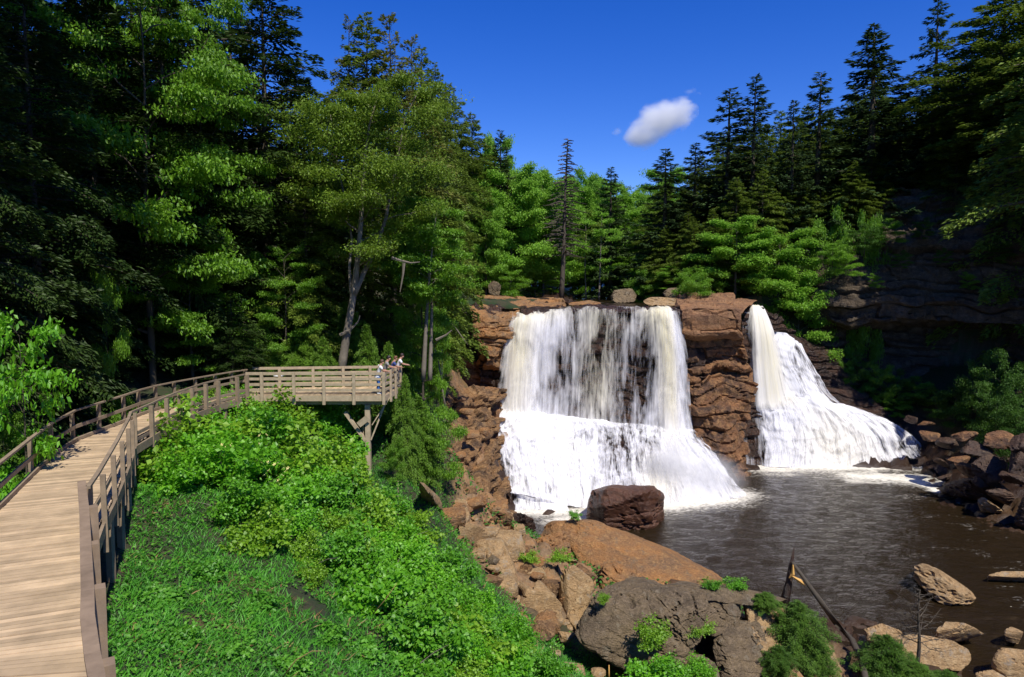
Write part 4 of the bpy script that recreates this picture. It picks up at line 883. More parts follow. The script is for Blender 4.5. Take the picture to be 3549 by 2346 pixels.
railing('railing', 'near river side railing with a wide warped grey handrail at the bottom left', A_pts, pA, 1, cap=(.16, .06), mid=(.5,), below=.6, postw=.2, mt='woodgrey')
tB = unit(B_pts[-1]-B_pts[0])
railing('railing', 'slanting section of river side railing between the wide handrail and the bend', B_pts, [(rz_(a, b), tB) for a, b in B_post], 1, cap=(.09, .06), mid=(.5,), below=.75, kick=False, postw=.12)
ex = C_pts
railing('railing', 'river side railing with upright posts curving from the bend to the platform', C_pts, [(p, C_pts[min(i+1, len(C_pts)-1)]-C_pts[max(i-1, 0)]) for i, p in enumerate(C_pts) if i > 0][:-1]+[(C_pts[-1], C_pts[-1]-C_pts[-2])], 1, cap=(.07, .06), mid=(.28,), below=.45, kick=True, postw=.15)
railing('railing', 'hillside railing along the shaded far edge of the boardwalk', L_pts, [(p, L_pts[min(i+1, len(L_pts)-1)]-L_pts[max(i-1, 0)]) for i, p in enumerate(L_pts)], -1, cap=(.10, .055), mid=(.5,), below=.2, kick=True, postw=.12)

# viewing platform
FL = rz_(245.6, 373.2); FR = rz_(384.5, 373.2); BR = rz_(399.8, 366.3); BL = rz_(249, 368.2)
vp = thing('viewing_platform', down((FL+FR)/2, DZ), 'timber viewing platform with four rail fences jutting out over the slope', 'viewing platform')
fl, fr, br_, bl = [down(p, DZ) for p in (FL, FR, BR, BL)]
dk = MB(); n = 54
for a in range(n):
    t0, t1 = a/n, (a+.95)/n; q = [fl+(fr-fl)*t0, fl+(fr-fl)*t1, bl+(br_-bl)*t1, bl+(br_-bl)*t0]; zt = RD.uniform(-.004, .004)
    V = [p+[0, 0, zt] for p in q]+[p+[0, 0, zt-.045] for p in q]; dk.add(V, [(0, 1, 2, 3), (7, 6, 5, 4), (0, 4, 5, 1), (1, 5, 6, 2), (2, 6, 7, 3), (3, 7, 4, 0)])
wb(dk, 'deck', 'plank', vp)
for a, b in ((fl, fr), (fr, br_), (bl, br_)):
    fb = MB(); fb.beam(a+[0, 0, -.19], b+[0, 0, -.19], .07, .28); wb(fb, 'fascia_board', 'woodlt', vp)
jb = MB()
for k in range(1, 8):
    a = fl+(fr-fl)*k/8; b = bl+(br_-bl)*k/8; jb.beam(a+[0, .06, -.2], b+[0, -.06, -.2], .06, .24)
jb.beam(fl+[0, .5, -.45], fr+[0, .5, -.45], .15, .25); jb.beam(bl+[0, -.5, -.45], br_+[-.4, -.5, -.45], .15, .25)
wb(jb, 'joist', 'woodlt', vp)
def prail(a, b, tops, n_, below=.5):
    t = unit(b-a); s = np.array([t[1], -t[0], 0])
    if np.dot(s, (fl+fr)/2-(bl+br_)/2) < 0 and abs(t[0]) > .5 and a is bl: s = -s
    for h in (1.05, .78, .5, .22):
        r_ = MB(); r_.beam(a+[0, 0, h], b+[0, 0, h], .045, .13 if h < 1 else .14); wb(r_, 'rail', 'woodlt', vp)
    for q in tops:
        p_ = MB(); c = a+(b-a)*q+s*.075; p_.beam(c+[0, 0, -below], c+[0, 0, 1.12], .14, .10, s); wb(p_, 'post', 'woodlt', vp)
prail(fl, fr, [(262-245.6)/139, (294-245.6)/139, (324-245.6)/139, (354-245.6)/139, .995], 5)
prail(fr, br_, [.3, .62, .97], 3); prail(bl, br_, [.2, .42, .62, .8, .99], 5, .15)
sp = MB(); pb = atY(368.8, 477, 34.2); gz0 = gz(pb[0], pb[1]); sp.beam(down(pb, min(gz0, pb[2])-.4), down(pb, DZ-.58), .25, .25, (0, 1, 0)); wb(sp, 'support_post', 'woodlt', vp)
for (a, b, w) in (((366, 441), (345, 412), .16), ((371, 440), (386, 402), .07), ((372, 425), (392, 394), .05), ((363, 424), (364, 441), .04)):
    bm_ = MB(); bm_.beam(atY(*a, 34.15), atY(*b, 34.3), w, w, (0, 1, 0)); wb(bm_, 'brace', 'woodlt', vp)
bb = MB(); bb.beam(atY(358.5, 425, 33.9), atY(368, 417.5, 33.9), .3, .04, (0, 1, .2)); wb(bb, 'cross_board', 'woodlt', vp)
# white topped stand on the platform
wp = newmat('white enamel')[0]; g = N(wp.node_tree); g.out(g.n('ShaderNodeBsdfPrincipled', **{'i_Base Color': (.8, .8, .8, 1), 'i_Roughness': .4}).outputs[0]); M['white'] = wp
p = atz(279, 387.3, DZ); st_ = thing('round_stand', p, 'small round stand with a white top behind the platform railing', 'stand')
a_ = MB(); a_.tube([(0, 0, .60), (0, 0, .63), (0, 0, .66), (0, 0, .67)], [.27, .29, .28, .20], 16); a_.build('stand_top', M['white'], st_, True)
a_ = MB(); a_.tube([(0, 0, .0), (0, 0, .05), (0, 0, .20), (0, 0, .30), (0, 0, .34), (0, 0, .6)], [.24, .25, .25, .20, .07, .06], 16); a_.build('stand_base', M['barkpale'], st_, True)
# ---------------------------------------------------------------- loose rocks
def rockfrom(name, pts, mat, label, group=None, amp=.12, s=None, seed=1, sub=5, flat=1.8, tilt=.4, smooth=False, round_=9., chips=16):
    round_ = max(round_*3, 36)
    """pts: hull points in world space; facets of the hull, bevelled and broken up with joints and bedding"""
    P = np.array(pts, float); c = P.mean(0); c = .5*c+.25*(P.max(0)+P.min(0)); ext = (P.max(0)-P.min(0))/2; Q = (P-c)/ext
    bm = bmesh.new()
    for q in Q: bm.verts.new(q)
    r = bmesh.ops.convex_hull(bm, input=bm.verts); bm.faces.ensure_lookup_table(); bm.normal_update()
    nn = np.array([f.normal[:] for f in bm.faces]); dd = np.array([f.normal.dot(f.verts[0].co) for f in bm.faces]); bm.free()
    sgn = np.where(dd < 0, -1, 1); nn = nn*sgn[:, None]; dd = np.maximum(dd*sgn, .05); rs_ = np.random.RandomState(seed*7+1); kn = unit(rs_.normal(0, 1, (chips, 3))); nn = np.concatenate([nn, kn]); dd = np.concatenate([dd, (Q@kn.T).max(0)*rs_.uniform(.80, .96, chips)]); dd = np.maximum(dd, .05)
    bm = bmesh.new(); bmesh.ops.create_icosphere(bm, subdivisions=sub, radius=1); D = np.array([v.co[:] for v in bm.verts]); Fc = np.array([[v.index for v in f.verts] for f in bm.faces], dtype=np.int32); bm.free()
    D = unit(D); rr = np.maximum(D@nn.T, 1e-6)/dd[None]     # 1/r per plane
    rad = 1/((rr**round_).sum(1)**(1/round_)*1.0)
    rad *= 1.04
    V = D*rad[:, None]*ext; S = s or ext.mean()*.8
    tv = unit(np.random.RandomState(seed+3).normal(0, 1, 3)*[.5, .5, 0]+[0, 0, 1]); sb = (V@tv)/(S*.28)+.8*fbm(V*(1./S)+seed, 3, seed); bi = np.floor(sb).astype(np.int64); bf = sb-bi
    d = blocky(V+c*3.1+seed*5, S*1.3, seed, flat, tilt); bd = (hsh(bi, bi*0, bi*0, seed)-.5)-.5*(1-sstep(0, .12, np.minimum(bf, 1-bf)))
    d2 = fbm((V+seed)*(5/S), 4, seed)-.5; d3 = np.abs(fbm((V+seed)*(2.2/S), 4, seed+3)-.5)
    V = V*(1+(d*amp*.42+bd*amp*.5+d2*amp*.8-amp*1.1*(1-sstep(0, .035, d3))*(vnoise(V*(1.2/S), seed)>.45))[:, None])
    me = mesh(name, V, Fc, M[mat], smooth); o = link(name, me, None, tuple(c)); tag(o, label, 'rock' if 'boulder' not in name else 'boulder', group); return o
def slab(px_pts, zs=None, depth=None, extra=()): return [tuple(atz(a, b, z)) for a, b, z in px_pts]+list(extra)
Z = atz
def hull(*pts): return [tuple(atz(a, b, z)) if len(q) == 3 else q for q in pts for (a, b, z) in [q[:3]]]

# boulder standing in the foam
rockfrom('boulder', [atz(588,497,2.3), atz(587,532,-1.), atz(606,540,-1.), atz(640,540,-1.), atz(665,534,-1.), atz(665,503,2.0), atz(657,494,3.2), atz(606,492,3.3), atz(652,486,3.3), atz(610,485,3.2), atz(594,490,2.4), atz(662,492,2.2), atz(650,500,-1), atz(606,500,-1.)], 'rockred', 'blocky wet red brown boulder standing in the foam at the foot of the main waterfall', amp=.07, seed=3, flat=1.6, tilt=.1, round_=30)
# long orange slab
rockfrom('rock_slab', [atz(541,528,1.6), atz(556,517,3.0), atz(572,515,3.3), atz(590,519,3.0), atz(618,536,2.2), atz(665,555,1.6), atz(706,573,1.0), atz(738,592,.1), atz(728,602,0), atz(640,604,.4), atz(560,585,.4), atz(530,560,.4), atz(540,545,1.5), atz(690,600,-.8), atz(560,575,-1.2), atz(700,560,-1.2)], 'rockor', 'long orange rock slab sloping down to the pool', amp=.085, seed=5, flat=1.2, sub=6, tilt=.3, s=3.2, round_=12)
rockfrom('rock', [atz(562,530,3.0), atz(578,529,3.1), atz(608,545,2.4), atz(630,556,2.2), atz(622,584,1.0), atz(608,577,1.2), atz(585,560,1.4), atz(570,548,1.8), atz(640,575,1.), atz(640,600,.2), atz(600,600,0)], 'rockor', 'leaning orange slab whose left edge throws a jagged black shadow', amp=.07, seed=6, s=2.2, sub=5)
rockfrom('rock', [atz(600,566,2.4), atz(618,563,2.5), atz(632,571,2.0), atz(650,586,1.4), atz(659,597,1.), atz(630,603,.8), atz(606,602,.8), atz(598,590,1.), atz(612,560,0.)], 'rockor', 'rough orange rock split by a crack below the long slab', amp=.10, seed=7, s=1.6)
rockfrom('rock', [atz(500,560,3.3), atz(515,554,3.6), atz(537,552,3.7), atz(546,560,3.4), atz(547,580,2.2), atz(545,594,1.6), atz(520,592,1.8), atz(503,578,2.2), atz(520,585,.5)], 'rockor', 'squarish tan rock with a lichened top, left of the black shadow', amp=.08, seed=8, s=1.5)
rockfrom('rock', [atz(559,580,3.6), atz(566,566,4.4), atz(573,561,4.6), atz(585,569,4.4), atz(597,585,3.6), atz(593,598,3.0), atz(580,622,2.2), atz(570,634,1.8), atz(561,612,2.2), atz(556,600,2.4), atz(580,610,1.)], 'rocktan', 'upright pointed tan rock leaning on the big grey outcrop', amp=.07, seed=9, s=1.5)
rockfrom('rock', [atz(519,598,3.6), atz(532,591,4.0), atz(553,590,4.0), atz(563,600,3.6), atz(560,618,2.6), atz(556,638,1.8), atz(540,640,1.8), atz(524,630,2.2), atz(520,612,2.8)], 'rocktan', 'tan block with a pale rim below the squarish rock', amp=.09, seed=10, s=1.2)
rockfrom('rock', [atz(470,545,4.6), atz(480,534,5.4), atz(500,533,5.2), atz(512,556,3.4), atz(526,596,2.2), atz(536,620,1.5), atz(520,622,1.4), atz(502,600,2.), atz(482,570,3.2), atz(500,580,1.)], 'rocktan', 'tall brown rock ramp between the shrubs and the squarish rock', amp=.07, seed=12, s=2.)
rockfrom('rock', [atz(449,538,5.6), atz(462,520,6.4), atz(478,524,6.), atz(495,540,4.6), atz(492,550,4.), atz(470,552,4.4), atz(455,550,4.8)], 'rocktan', 'grey tan rock at the upper end of the brown ramp', amp=.1, seed=13, s=1.1)
rockfrom('rock_ledge', [atz(470,527,5.0), atz(478,520,5.4), atz(510,520,4.0), atz(517,522,3.8), atz(519,537,2.2), atz(505,542,2.2), atz(480,545,3.), atz(500,540,1.)], 'rockor', 'flat layered tan ledge with a square right end', amp=.06, seed=14, s=1.6, flat=5)
rockfrom('rock_ledge', [atz(455,500,7.0), atz(476,498,6.), atz(500,508,4.), atz(504,520,2.8), atz(480,522,3.8), atz(460,515,5.4), atz(480,520,2.)], 'rockor', 'brown bedrock ledge above the flat layered ledge', amp=.10, seed=15, s=1.5, flat=4)
rockfrom('rock', [atz(500,514,2.4), atz(520,513,2.2), atz(534,517,1.8), atz(537,532,.4), atz(528,538,0), atz(508,534,.6), atz(502,526,1.2), atz(520,530,-.6)], 'rockwet', 'dark wet rocks at the lower left corner of the falls', amp=.14, seed=16, s=1.)
rockfrom('rock', [atz(568,528,3.6), atz(541,536,3.2), atz(520,548,3.2), atz(545,556,2.6), atz(570,560,2.2), atz(575,545,2.6), atz(545,552,1.), atz(510,556,2.)], 'rockor', 'broken orange rubble mound in front of the long slab', amp=.16, seed=17, s=1.1)
rockfrom('rock', [atz(417,478,10.2), atz(425,488,9.6), atz(441,500,7.6), atz(444,512,6.8), atz(436,508,7.2), atz(420,496,8.4), atz(432,500,6.)], 'rocktan', 'jagged pale rock at the edge of the shrubs below the platform', amp=.14, seed=18, s=.9)
for i, (a, b, w, h, z) in enumerate(((440,470,14,9,7.4),(455,482,20,15,5.6),(474,474,22,20,4.6),(476,498,16,10,4.2),(462,455,16,12,7.2),(448,452,13,10,8.4),(478,450,16,12,5.6),(486,470,12,12,3.9),(470,435,22,12,7.6),(455,428,18,9,9.2),(484,432,16,12,6.6),(492,486,12,12,2.6),(436,440,12,8,9.6),(468,412,20,8,9.2),(488,398,18,7,8.8),(462,398,24,8,9.8))):
    c = atz(a, b, z); k = c[1]/F; ww, hh = w*k/2, h*k/2; RR = np.random.RandomState(50+i)
    pts = [c+unit(RR.normal(0, 1, 3))*[ww, ww*.9, hh]*RR.uniform(.8, 1.15) for _ in range(16)]
    rockfrom('rock', pts, 'rockor' if i % 3 else 'rockpier', ['angular brown rock among the broken blocks left of the main waterfall'][0], 'broken blocks on the bank left of the waterfall', amp=.10, seed=60+i, s=1.2, sub=4)
# big grey outcrop in the foreground, made of several joined bodies
og = thing('rock_outcrop', atz(680, 640, 3.5), 'big fractured grey brown outcrop with a flat top, overhanging a black hollow', 'rock outcrop')
def body(pts, seed, amp=.075, s=2.0, mat='rockgr', flat=1.5, tilt=-.6, sub=6, rd=12):
    o = rockfrom('rock_block', pts, mat, None, None, amp, s, seed, sub, flat, tilt, round_=rd); del o['category']; o.parent = og; o.location = Vector(o.location)-og.location; return o
body([atz(598,590,5.6), atz(640,590,5.6), atz(594,602,5.3), atz(574,632,4.3), atz(577,640,4.0), atz(589,645,4.0), atz(611,661,3.4), atz(640,684,2.5), atz(670,694,2.0), atz(690,640,4.2), atz(660,605,5.3), atz(660,592,5.6), atz(640,575,3.), atz(700,600,3.), atz(690,680,2.), atz(585,615,4.)], 71, rd=26)
body([atz(640,590,5.6), atz(688,587,5.6), atz(706,590,5.5), atz(708,604,5.2), atz(700,640,4.0), atz(684,650,3.6), atz(650,622,4.8), atz(690,580,3), atz(650,600,3)], 72, .09, 1.6, tilt=1.2)
body([atz(690,592,5.5), atz(735,600,4.8), atz(742,612,4.4), atz(735,640,3.4), atz(712,645,3.4), atz(700,620,4.6), atz(740,590,3.5), atz(700,585,3)], 73, .09, 1.6)
body([atz(715,622,4.2), atz(758,622,3.8), atz(770,650,2.9), atz(752,700,2.), atz(724,690,2.2), atz(712,650,3.3), atz(760,630,1.5), atz(740,615,1.5)], 74, .10, 1.5)
body([atz(672,650,3.7), atz(712,655,3.3), atz(722,690,2.2), atz(690,705,2.), atz(650,690,2.4), atz(655,665,3.), atz(700,680,1.)], 75, .12, 1.4)
body([atz(745,598,4.5), atz(800,612,2.8), atz(826,640,1.6), atz(850,680,1.2), atz(800,700,1.4), atz(760,680,2.4), atz(752,640,3.4), atz(800,620,.2), atz(740,592,3.)], 76, .07, 2.4, 'rocktan')
body([atz(655,590,5.62), atz(740,588,5.0), atz(790,600,4.0), atz(760,606,4.2), atz(700,600,5.3), atz(720,584,3.5), atz(780,596,2.5)], 77, .05, 1.6)
# small rocks near the outcrop
for i, (a, b, w, h, z, mt, lb) in enumerate((
    (570,672,34,18,3.0,'rocktan','brown rock lying below the black hollow'), (598,673,20,10,3.2,'rocktan','small grey rock beside the post stub under the hollow'),
    (566,636,22,14,3.2,'rocktan','small tan rock under the upright pointed rock'), (552,652,22,14,3.2,'rocktan','tan stone half buried in grass below the tan block'),
    (493,560,14,10,5.2,'rockgr','grey stone peeping out between shrubs near the brown ramp'), (510,600,24,16,3.2,'rocktan','low tan stone left of the tan block'),
    (537,575,16,9,3.4,'rockor','orange stone wedged below the squarish rock'), (368,517,26,13,9.0,'rockgr','grey stone among the shrubs below the support post'),
    (355,488,16,8,9.6,'rocktan','pale stone at the foot of the support post'), (268,350,28,26,14.9,'rocktan','lichened boulder on the slope behind the back rail of the platform'),
    (248,362,22,12,14.6,'rocktan','low pale stone beside the lichened boulder'))):
    c = atz(a, b, z) if z < 14 else atY(a, b, 40.); k = c[1]/F; ww, hh = w*k/2, h*k/2; RR = np.random.RandomState(150+i)
    rockfrom('rock', [c+unit(RR.normal(0, 1, 3))*[ww, ww, hh]*RR.uniform(.85, 1.15) for _ in range(18)], mt, lb, None, .09, 1., 160+i, 4)
# pool and near shore rocks
rockfrom('rock', [atz(915,565,1.7), atz(925,562,1.9), atz(942,571,1.7), atz(965,588,1.2), atz(976,600,.5), atz(968,604,0), atz(946,606,.0), atz(928,597,.2), atz(914,580,.5), atz(950,600,-.8), atz(920,570,-.8), atz(970,590,-.6)], 'rocktan', 'tan rock with wavy layered top rising from the dark pool', amp=.10, seed=31, s=1.1, flat=1.2, tilt=.8)
rockfrom('rock', [atz(984,576,.6), atz(1000,571,.8), atz(1030,571,.8), atz(1050,578,.5), atz(1040,584,-.3), atz(1000,583,-.3), atz(985,580,0), atz(1010,574,-.6)], 'rocktan', 'low flat tan rock lapped by ripples at the right edge', amp=.06, seed=32, s=1.2)
for i, (pts, mt, lb) in enumerate((
    ([atz(933,630,1.8), atz(946,620,2.1), atz(965,622,1.9), atz(984,634,.8), atz(965,640,.4), atz(945,644,.4), atz(934,640,.8), atz(950,630,-.5)], 'rocktan', 'brown dome shaped rock casting a curved shadow on the near shore'),
    ([atz(888,640,1.6), atz(908,633,1.8), atz(940,640,1.6), atz(962,642,1.4), atz(978,658,.8), atz(960,672,.4), atz(900,668,.8), atz(930,655,-.4)], 'rocktan', 'long tan rock in front of the dome shaped rock'),
    ([atz(1003,630,1.0), atz(1012,625,1.1), atz(1024,632,1.), atz(1018,644,.2), atz(1006,642,.3), atz(1012,636,-.5)], 'rocktan', 'small round rock beside white water near the right edge'),
    ([atz(990,655,1.4), atz(1000,647,1.6), atz(1040,652,1.5), atz(1050,675,.6), atz(1010,682,.2), atz(992,668,.6), atz(1020,665,-.6)], 'rocktan', 'flat pale rock at the lower right edge'),
    ([atz(975,672,1.2), atz(992,668,1.3), atz(1012,680,.8), atz(1000,692,.2), atz(978,690,.3), atz(990,680,-.6)], 'rocktan', 'pale rock cut by the bottom edge at the right'),
    ([atz(862,628,1.6), atz(880,622,1.8), atz(905,632,1.5), atz(895,645,.8), atz(868,645,.9), atz(880,636,-.4)], 'rocktan', 'tan rock at the water edge left of the bare sapling'),
    ([atz(1026,655,1.), atz(1060,650,1.2), atz(1070,690,.4), atz(1030,690,.2), atz(1040,670,-.6)], 'rockgr', 'dark rock at the lower right corner'))):
    rockfrom('rock', pts, mt, lb, None, .07, 1.3, 200+i, 5)
# right bank rocks
rb_ = 0
rb = (([atz(937,489,.3), atz(950,480,1.9), atz(975,476,3.), atz(1000,480,3.), atz(1008,492,1.8), atz(990,500,.8), atz(960,500,.2), atz(940,494,0), atz(970,490,-.8)], 'rockdark', 'long dark red brown rock with its foot in the foam at the right'),
      ([atz(977,498,1.8), atz(983,496,2.), atz(1003,510,1.0), atz(1004,514,.3), atz(982,514,.2), atz(978,505,.8), atz(990,505,-.6)], 'rocktan', 'sunlit triangular rock face at the right waterline'),
      ([atz(984,490,2.6), atz(1006,486,3.), atz(1016,496,2.2), atz(1010,506,1.2), atz(994,500,1.4), atz(1000,492,.4)], 'rockdark', 'brown block above the sunlit triangular rock'),
      ([atz(1014,512,1.6), atz(1022,494,3.2), atz(1050,490,3.4), atz(1060,525,.6), atz(1024,530,.1), atz(1014,524,.4), atz(1035,515,-.6)], 'rockdark', 'tall brown rock cut by the right edge of the picture'))
for i, (pts, mt, lb) in enumerate(rb): rockfrom('boulder', pts, mt, lb, None, .09, 1.4, 230+i, 5)
for i, (a, b, w, h, z) in enumerate(((965,468,30,14,3.),(990,463,36,22,4.2),(1015,458,40,26,5.),(955,455,26,10,3.4),(940,462,20,9,1.6),(978,446,34,12,5.4),(1000,436,36,14,6.4),(1020,440,30,16,6.6),(950,440,30,9,4.4),(930,434,26,8,3.8),(985,476,26,12,3.),(1012,476,30,14,3.8),(965,434,30,9,5.6),(945,474,18,8,1.0),(912,418,20,6,5.0),(928,424,20,6,4.4))):
    c = atz(a, b, z); k = c[1]/F; ww, hh = w*k/2, h*k*.8; RR = np.random.RandomState(250+i); c = c-np.array([0, 0, hh*.35])
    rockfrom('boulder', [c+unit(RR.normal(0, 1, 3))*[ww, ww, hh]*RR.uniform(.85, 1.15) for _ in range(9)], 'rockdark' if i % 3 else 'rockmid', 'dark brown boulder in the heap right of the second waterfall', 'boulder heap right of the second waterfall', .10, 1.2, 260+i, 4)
# rocks at the crest
for i, (pts, mt, lb) in enumerate((
    ([atY(568,303,84), atY(590,300,84), atY(601,302,84), atY(600,306,83), atY(572,307,82), atY(585,303,88)], 'rockor', 'flat orange rock in the stream at the crest of the falls'),
    ([atY(610,298,90), atY(614,290,90), atY(632,288,90), atY(638,296,90), atY(634,303,88), atY(612,303,88), atY(625,295,95)], 'rockgr', 'dark grey rock upstream behind the crest'),
    ([atY(643,301,80), atY(650,297,80), atY(684,298,80), atY(690,302,80), atY(684,306,78), atY(646,306,78), atY(665,300,85)], 'rocktan', 'flat pale rock on the crest left of the pier'),
    ([atY(661,294,86), atY(668,288,86), atY(684,287,86), atY(690,293,86), atY(686,298,85), atY(664,298,85), atY(675,292,90)], 'rockgr', 'grey boulder on top of the flat pale rock'),
    ([atY(488,285,76), atY(494,280,76), atY(501,284,76), atY(500,296,76), atY(489,296,76), atY(494,288,79)], 'rockgr', 'pale grey boulder in the bushes above the left ledge'))):
    rockfrom('rock', pts, mt, lb, None, .08, 1.5, 300+i, 5)
# ---------------------------------------------------------------- plants on the slope
def hit(px, py, up=0.):
    d = ray(px, py); t = np.linspace(6, 75, 900); P = np.array([0, 0, CH])+d*t[:, None]; zz, _ = ground(P[:, :2])
    b = np.where(P[:, 2] < zz+up)[0]
    return P[b[0]] if len(b) else None
_ry = np.array([p[1] for p in Rs]); _rx = np.array([p[0] for p in Rs]); _o = np.argsort(_ry)
def right_of_walk(x, y): return x > np.interp(y, _ry[_o], _rx[_o])+.12
ZONE = [(132,440),(160,418),(200,408),(245,404),(310,398),(326,408),(338,452),(346,492),(352,520),(408,522),(428,556),(455,596),(496,632),(536,672),(566,700),(430,700),(415,650),(370,600),(300,585),(262,560),(232,520),(150,470)]
def inpoly(x, y, Pg):
    x = np.asarray(x); c = np.zeros(x.shape, bool)
    for (x0, y0), (x1, y1) in zip(Pg, Pg[1:]+Pg[:1]):
        c ^= ((y0 > y) != (y1 > y)) & (x < (x1-x0)*(y-y0)/(y1-y0+1e-9)+x0)
    return c
RG = np.random.RandomState(77)
def scatter(n, x0, x1, y0, y1, power=1.4):
    X = RG.uniform(x0, x1, n*4); Y = RG.uniform(y0, y1, n*4); d = np.hypot(X, Y); k = RG.rand(n*4) < (7./np.maximum(d, 7))**power
    X, Y = X[k], Y[k]; return X, Y
def field(name, n, matkey, L, Wd, lean, label_kind, mask, power=1.3, nrm=.5, lift=0.):
    X, Y = scatter(n, -17, 14, 6, 52, power); z, dd = ground(np.c_[X, Y]); r = np.clip(tps(WR, np.c_[X, Y]), 0, 1); d = np.hypot(X, Y)
    ok = mask(X, Y, z, r) & (z > .6); X, Y, z, d = X[ok], Y[ok], z[ok], d[ok]; m_ = len(X)
    P = np.c_[X, Y, z-.02+lift*RG.rand(m_)]; a = RG.uniform(0, 6.28, m_); D = np.c_[np.cos(a)*lean, np.sin(a)*lean, RG.uniform(.25, 1., m_)]
    Nn = np.c_[-np.cos(a), -np.sin(a), np.ones(m_)*1.2]+RG.normal(0, nrm, (m_, 3)); l = L*RG.uniform(.5, 1.3, m_)*(.8+.5*fbm(np.c_[X*.6, Y*.6, X*0], 3, 9)); w = Wd*RG.uniform(.6, 1.3, m_)*(1+d/40)
    V, Fc = leaves(P, D, Nn, l, w); o = link(name, mesh(name, V, Fc, M[matkey])); return tag(o, kind='stuff')
nz = lambda X, Y, s, sd: fbm(np.c_[X*s, Y*s, X*0], 3, sd)
field('grass', 400000, 'grass', .27, .018, .75, '', lambda X, Y, z, r: (r < .55) & right_of_walk(X, Y) & (nz(X, Y, .8, 4) > .28))
field('ground_herbs', 110000, 'herb', .105, .055, 1.2, '', lambda X, Y, z, r: (r < .6) & right_of_walk(X, Y) & (nz(X, Y, .55, 14) > .44), nrm=.6, lift=.22)
field('dry_grass', 34000, 'straw', .30, .022, 1.5, '', lambda X, Y, z, r: (r < .6) & right_of_walk(X, Y) & (nz(X, Y, .9, 24) > .57))
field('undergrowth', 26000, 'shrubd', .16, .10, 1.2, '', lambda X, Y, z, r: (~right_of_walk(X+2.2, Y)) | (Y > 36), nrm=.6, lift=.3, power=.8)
for i in range(4): proto('shrub%d' % i, shrubmesh(400+i, [1.3, 1.2, 1.45, 1.1][i], [1.2, 1.35, 1.1, 1.2][i], [3900, 3100, 4600, 5200][i], [.15, .17, .13, .11][i], 13), ['shrub', 'shrub3', 'shrub2', 'shrub'][i])
for i in range(2): proto('shrublo%d' % i, shrubmesh(420+i, .7, .9, 3000, .095, 12), ['shrub2', 'shrub3'][i])
proto('fern0', shrubmesh(430, .5, .7, 1500, .16, 9, .25), 'herb')
for i in range(2): proto('ghem%d' % i, conifer(440+i, 3, 2.0, 'hemlock', .02, 4.6, .16, .33), 'bluehem')
NAMES.update({'shrub': ('shrub', 'shrub'), 'shrublo': ('shrub', 'shrub'), 'fern': ('fern', 'fern'), 'ghem': ('hemlock_sapling', 'sapling')})
cnt = 0; taken = []
for k_ in range(2600):
    px = RG.uniform(120, 610); py = RG.uniform(400, 690)
    if not inpoly(px, py, ZONE): continue
    p = hit(px, py)
    if p is None: continue
    dist = math.hypot(p[0], p[1]); sz = RG.uniform(.75, 1.3)*(1.15 if py < 520 else .85)
    if any((p[0]-q[0])**2+(p[1]-q[1])**2 < (.62*(sz+q[2]))**2*(1.0) for q in taken): continue
    if not right_of_walk(p[0]-.5, p[1]) or (abs(px-371) < 26 and 440 < py < 512): continue
    if p[1] > 33 and px < 360: continue
    taken.append((p[0], p[1], sz)); z = 'upper'
    if px < 262 and py < 520: lb, gp = 'leafy bright green shrub growing against the curved railing', 'shrubs against the curved railing'
    elif py < 500: lb, gp = 'bright leafy shrub in the thicket between the railing and the platform support', 'shrubs below the platform'
    elif px < 400: lb, gp = 'leafy shrub in the middle of the green slope'+(' beside the grass' if px < 330 else ' towards the rocks'), 'shrubs in the middle of the slope'
    else: lb, gp = 'yellow green shrub on the slope '+('near the bottom edge' if py > 630 else 'beside the brown rock ramp' if px > 450 else 'below the support post'), 'shrubs beside the tan rocks'
    key = 'shrub%d' % RG.randint(0, 4) if RG.rand() < .72 or py < 500 else 'shrublo%d' % RG.randint(0, 2)
    h0 = PROTO[key][2]; tree(key, p[0], p[1], h0*sz*1.0, lb, gp, 1., z=p[2]-.05); cnt += 1
def plantpx(key, px, py, hpx, label, group=None, wide=1., z=None):
    p = hit(px, py) if z is None else atz(px, py, z)
    return tree(key, p[0], p[1], hpx*p[1]/F, label, group, wide, z=p[2]-.05)
for px, py, h in ((155,432,26),(168,424,26),(186,420,28),(206,412,26),(222,410,26),(240,408,30),(258,410,24),(312,420,40),(322,430,36),(300,424,30),(328,440,26),(148,448,26)):
    plantpx('shrub%d' % RG.randint(0, 4), px, py, h, 'tall leafy shrub reaching up to the boardwalk edge', 'tall shrubs along the boardwalk edge')
for px, py, h, lb in ((652,692,36,'bright yellow green shrub in front of the outcrop at the bottom edge'), (668,686,38,'taller bright shrub against the lower face of the outcrop'), (696,676,26,'small bright shrub at the right end of the bottom row')):
    plantpx('shrub%d' % RG.randint(0, 4), px, py, h, lb, None, 1.1, z=3.2)
for px, py, h, zz, lb in ((652,640,26,4.6,'tuft of bright leaves growing from a crack in the outcrop'), (560,560,14,3.6,'low tuft between the orange rocks'), (604,600,10,5.6,'tuft on the top left edge of the outcrop'), (712,588,12,5.2,'small leafy tuft on the flat top of the outcrop'), (735,590,16,4.8,'ferny tuft at the pool side of the outcrop top'), (700,632,18,4.2,'hanging tuft on the right face of the outcrop'), (575,517,8,3.3,'moss tuft on the crown of the long slab'), (530,560,12,3.6,'tuft beside the squarish rock')):
    plantpx('shrublo%d' % RG.randint(0, 2), px, py, h, lb, None, 1.1, z=zz)
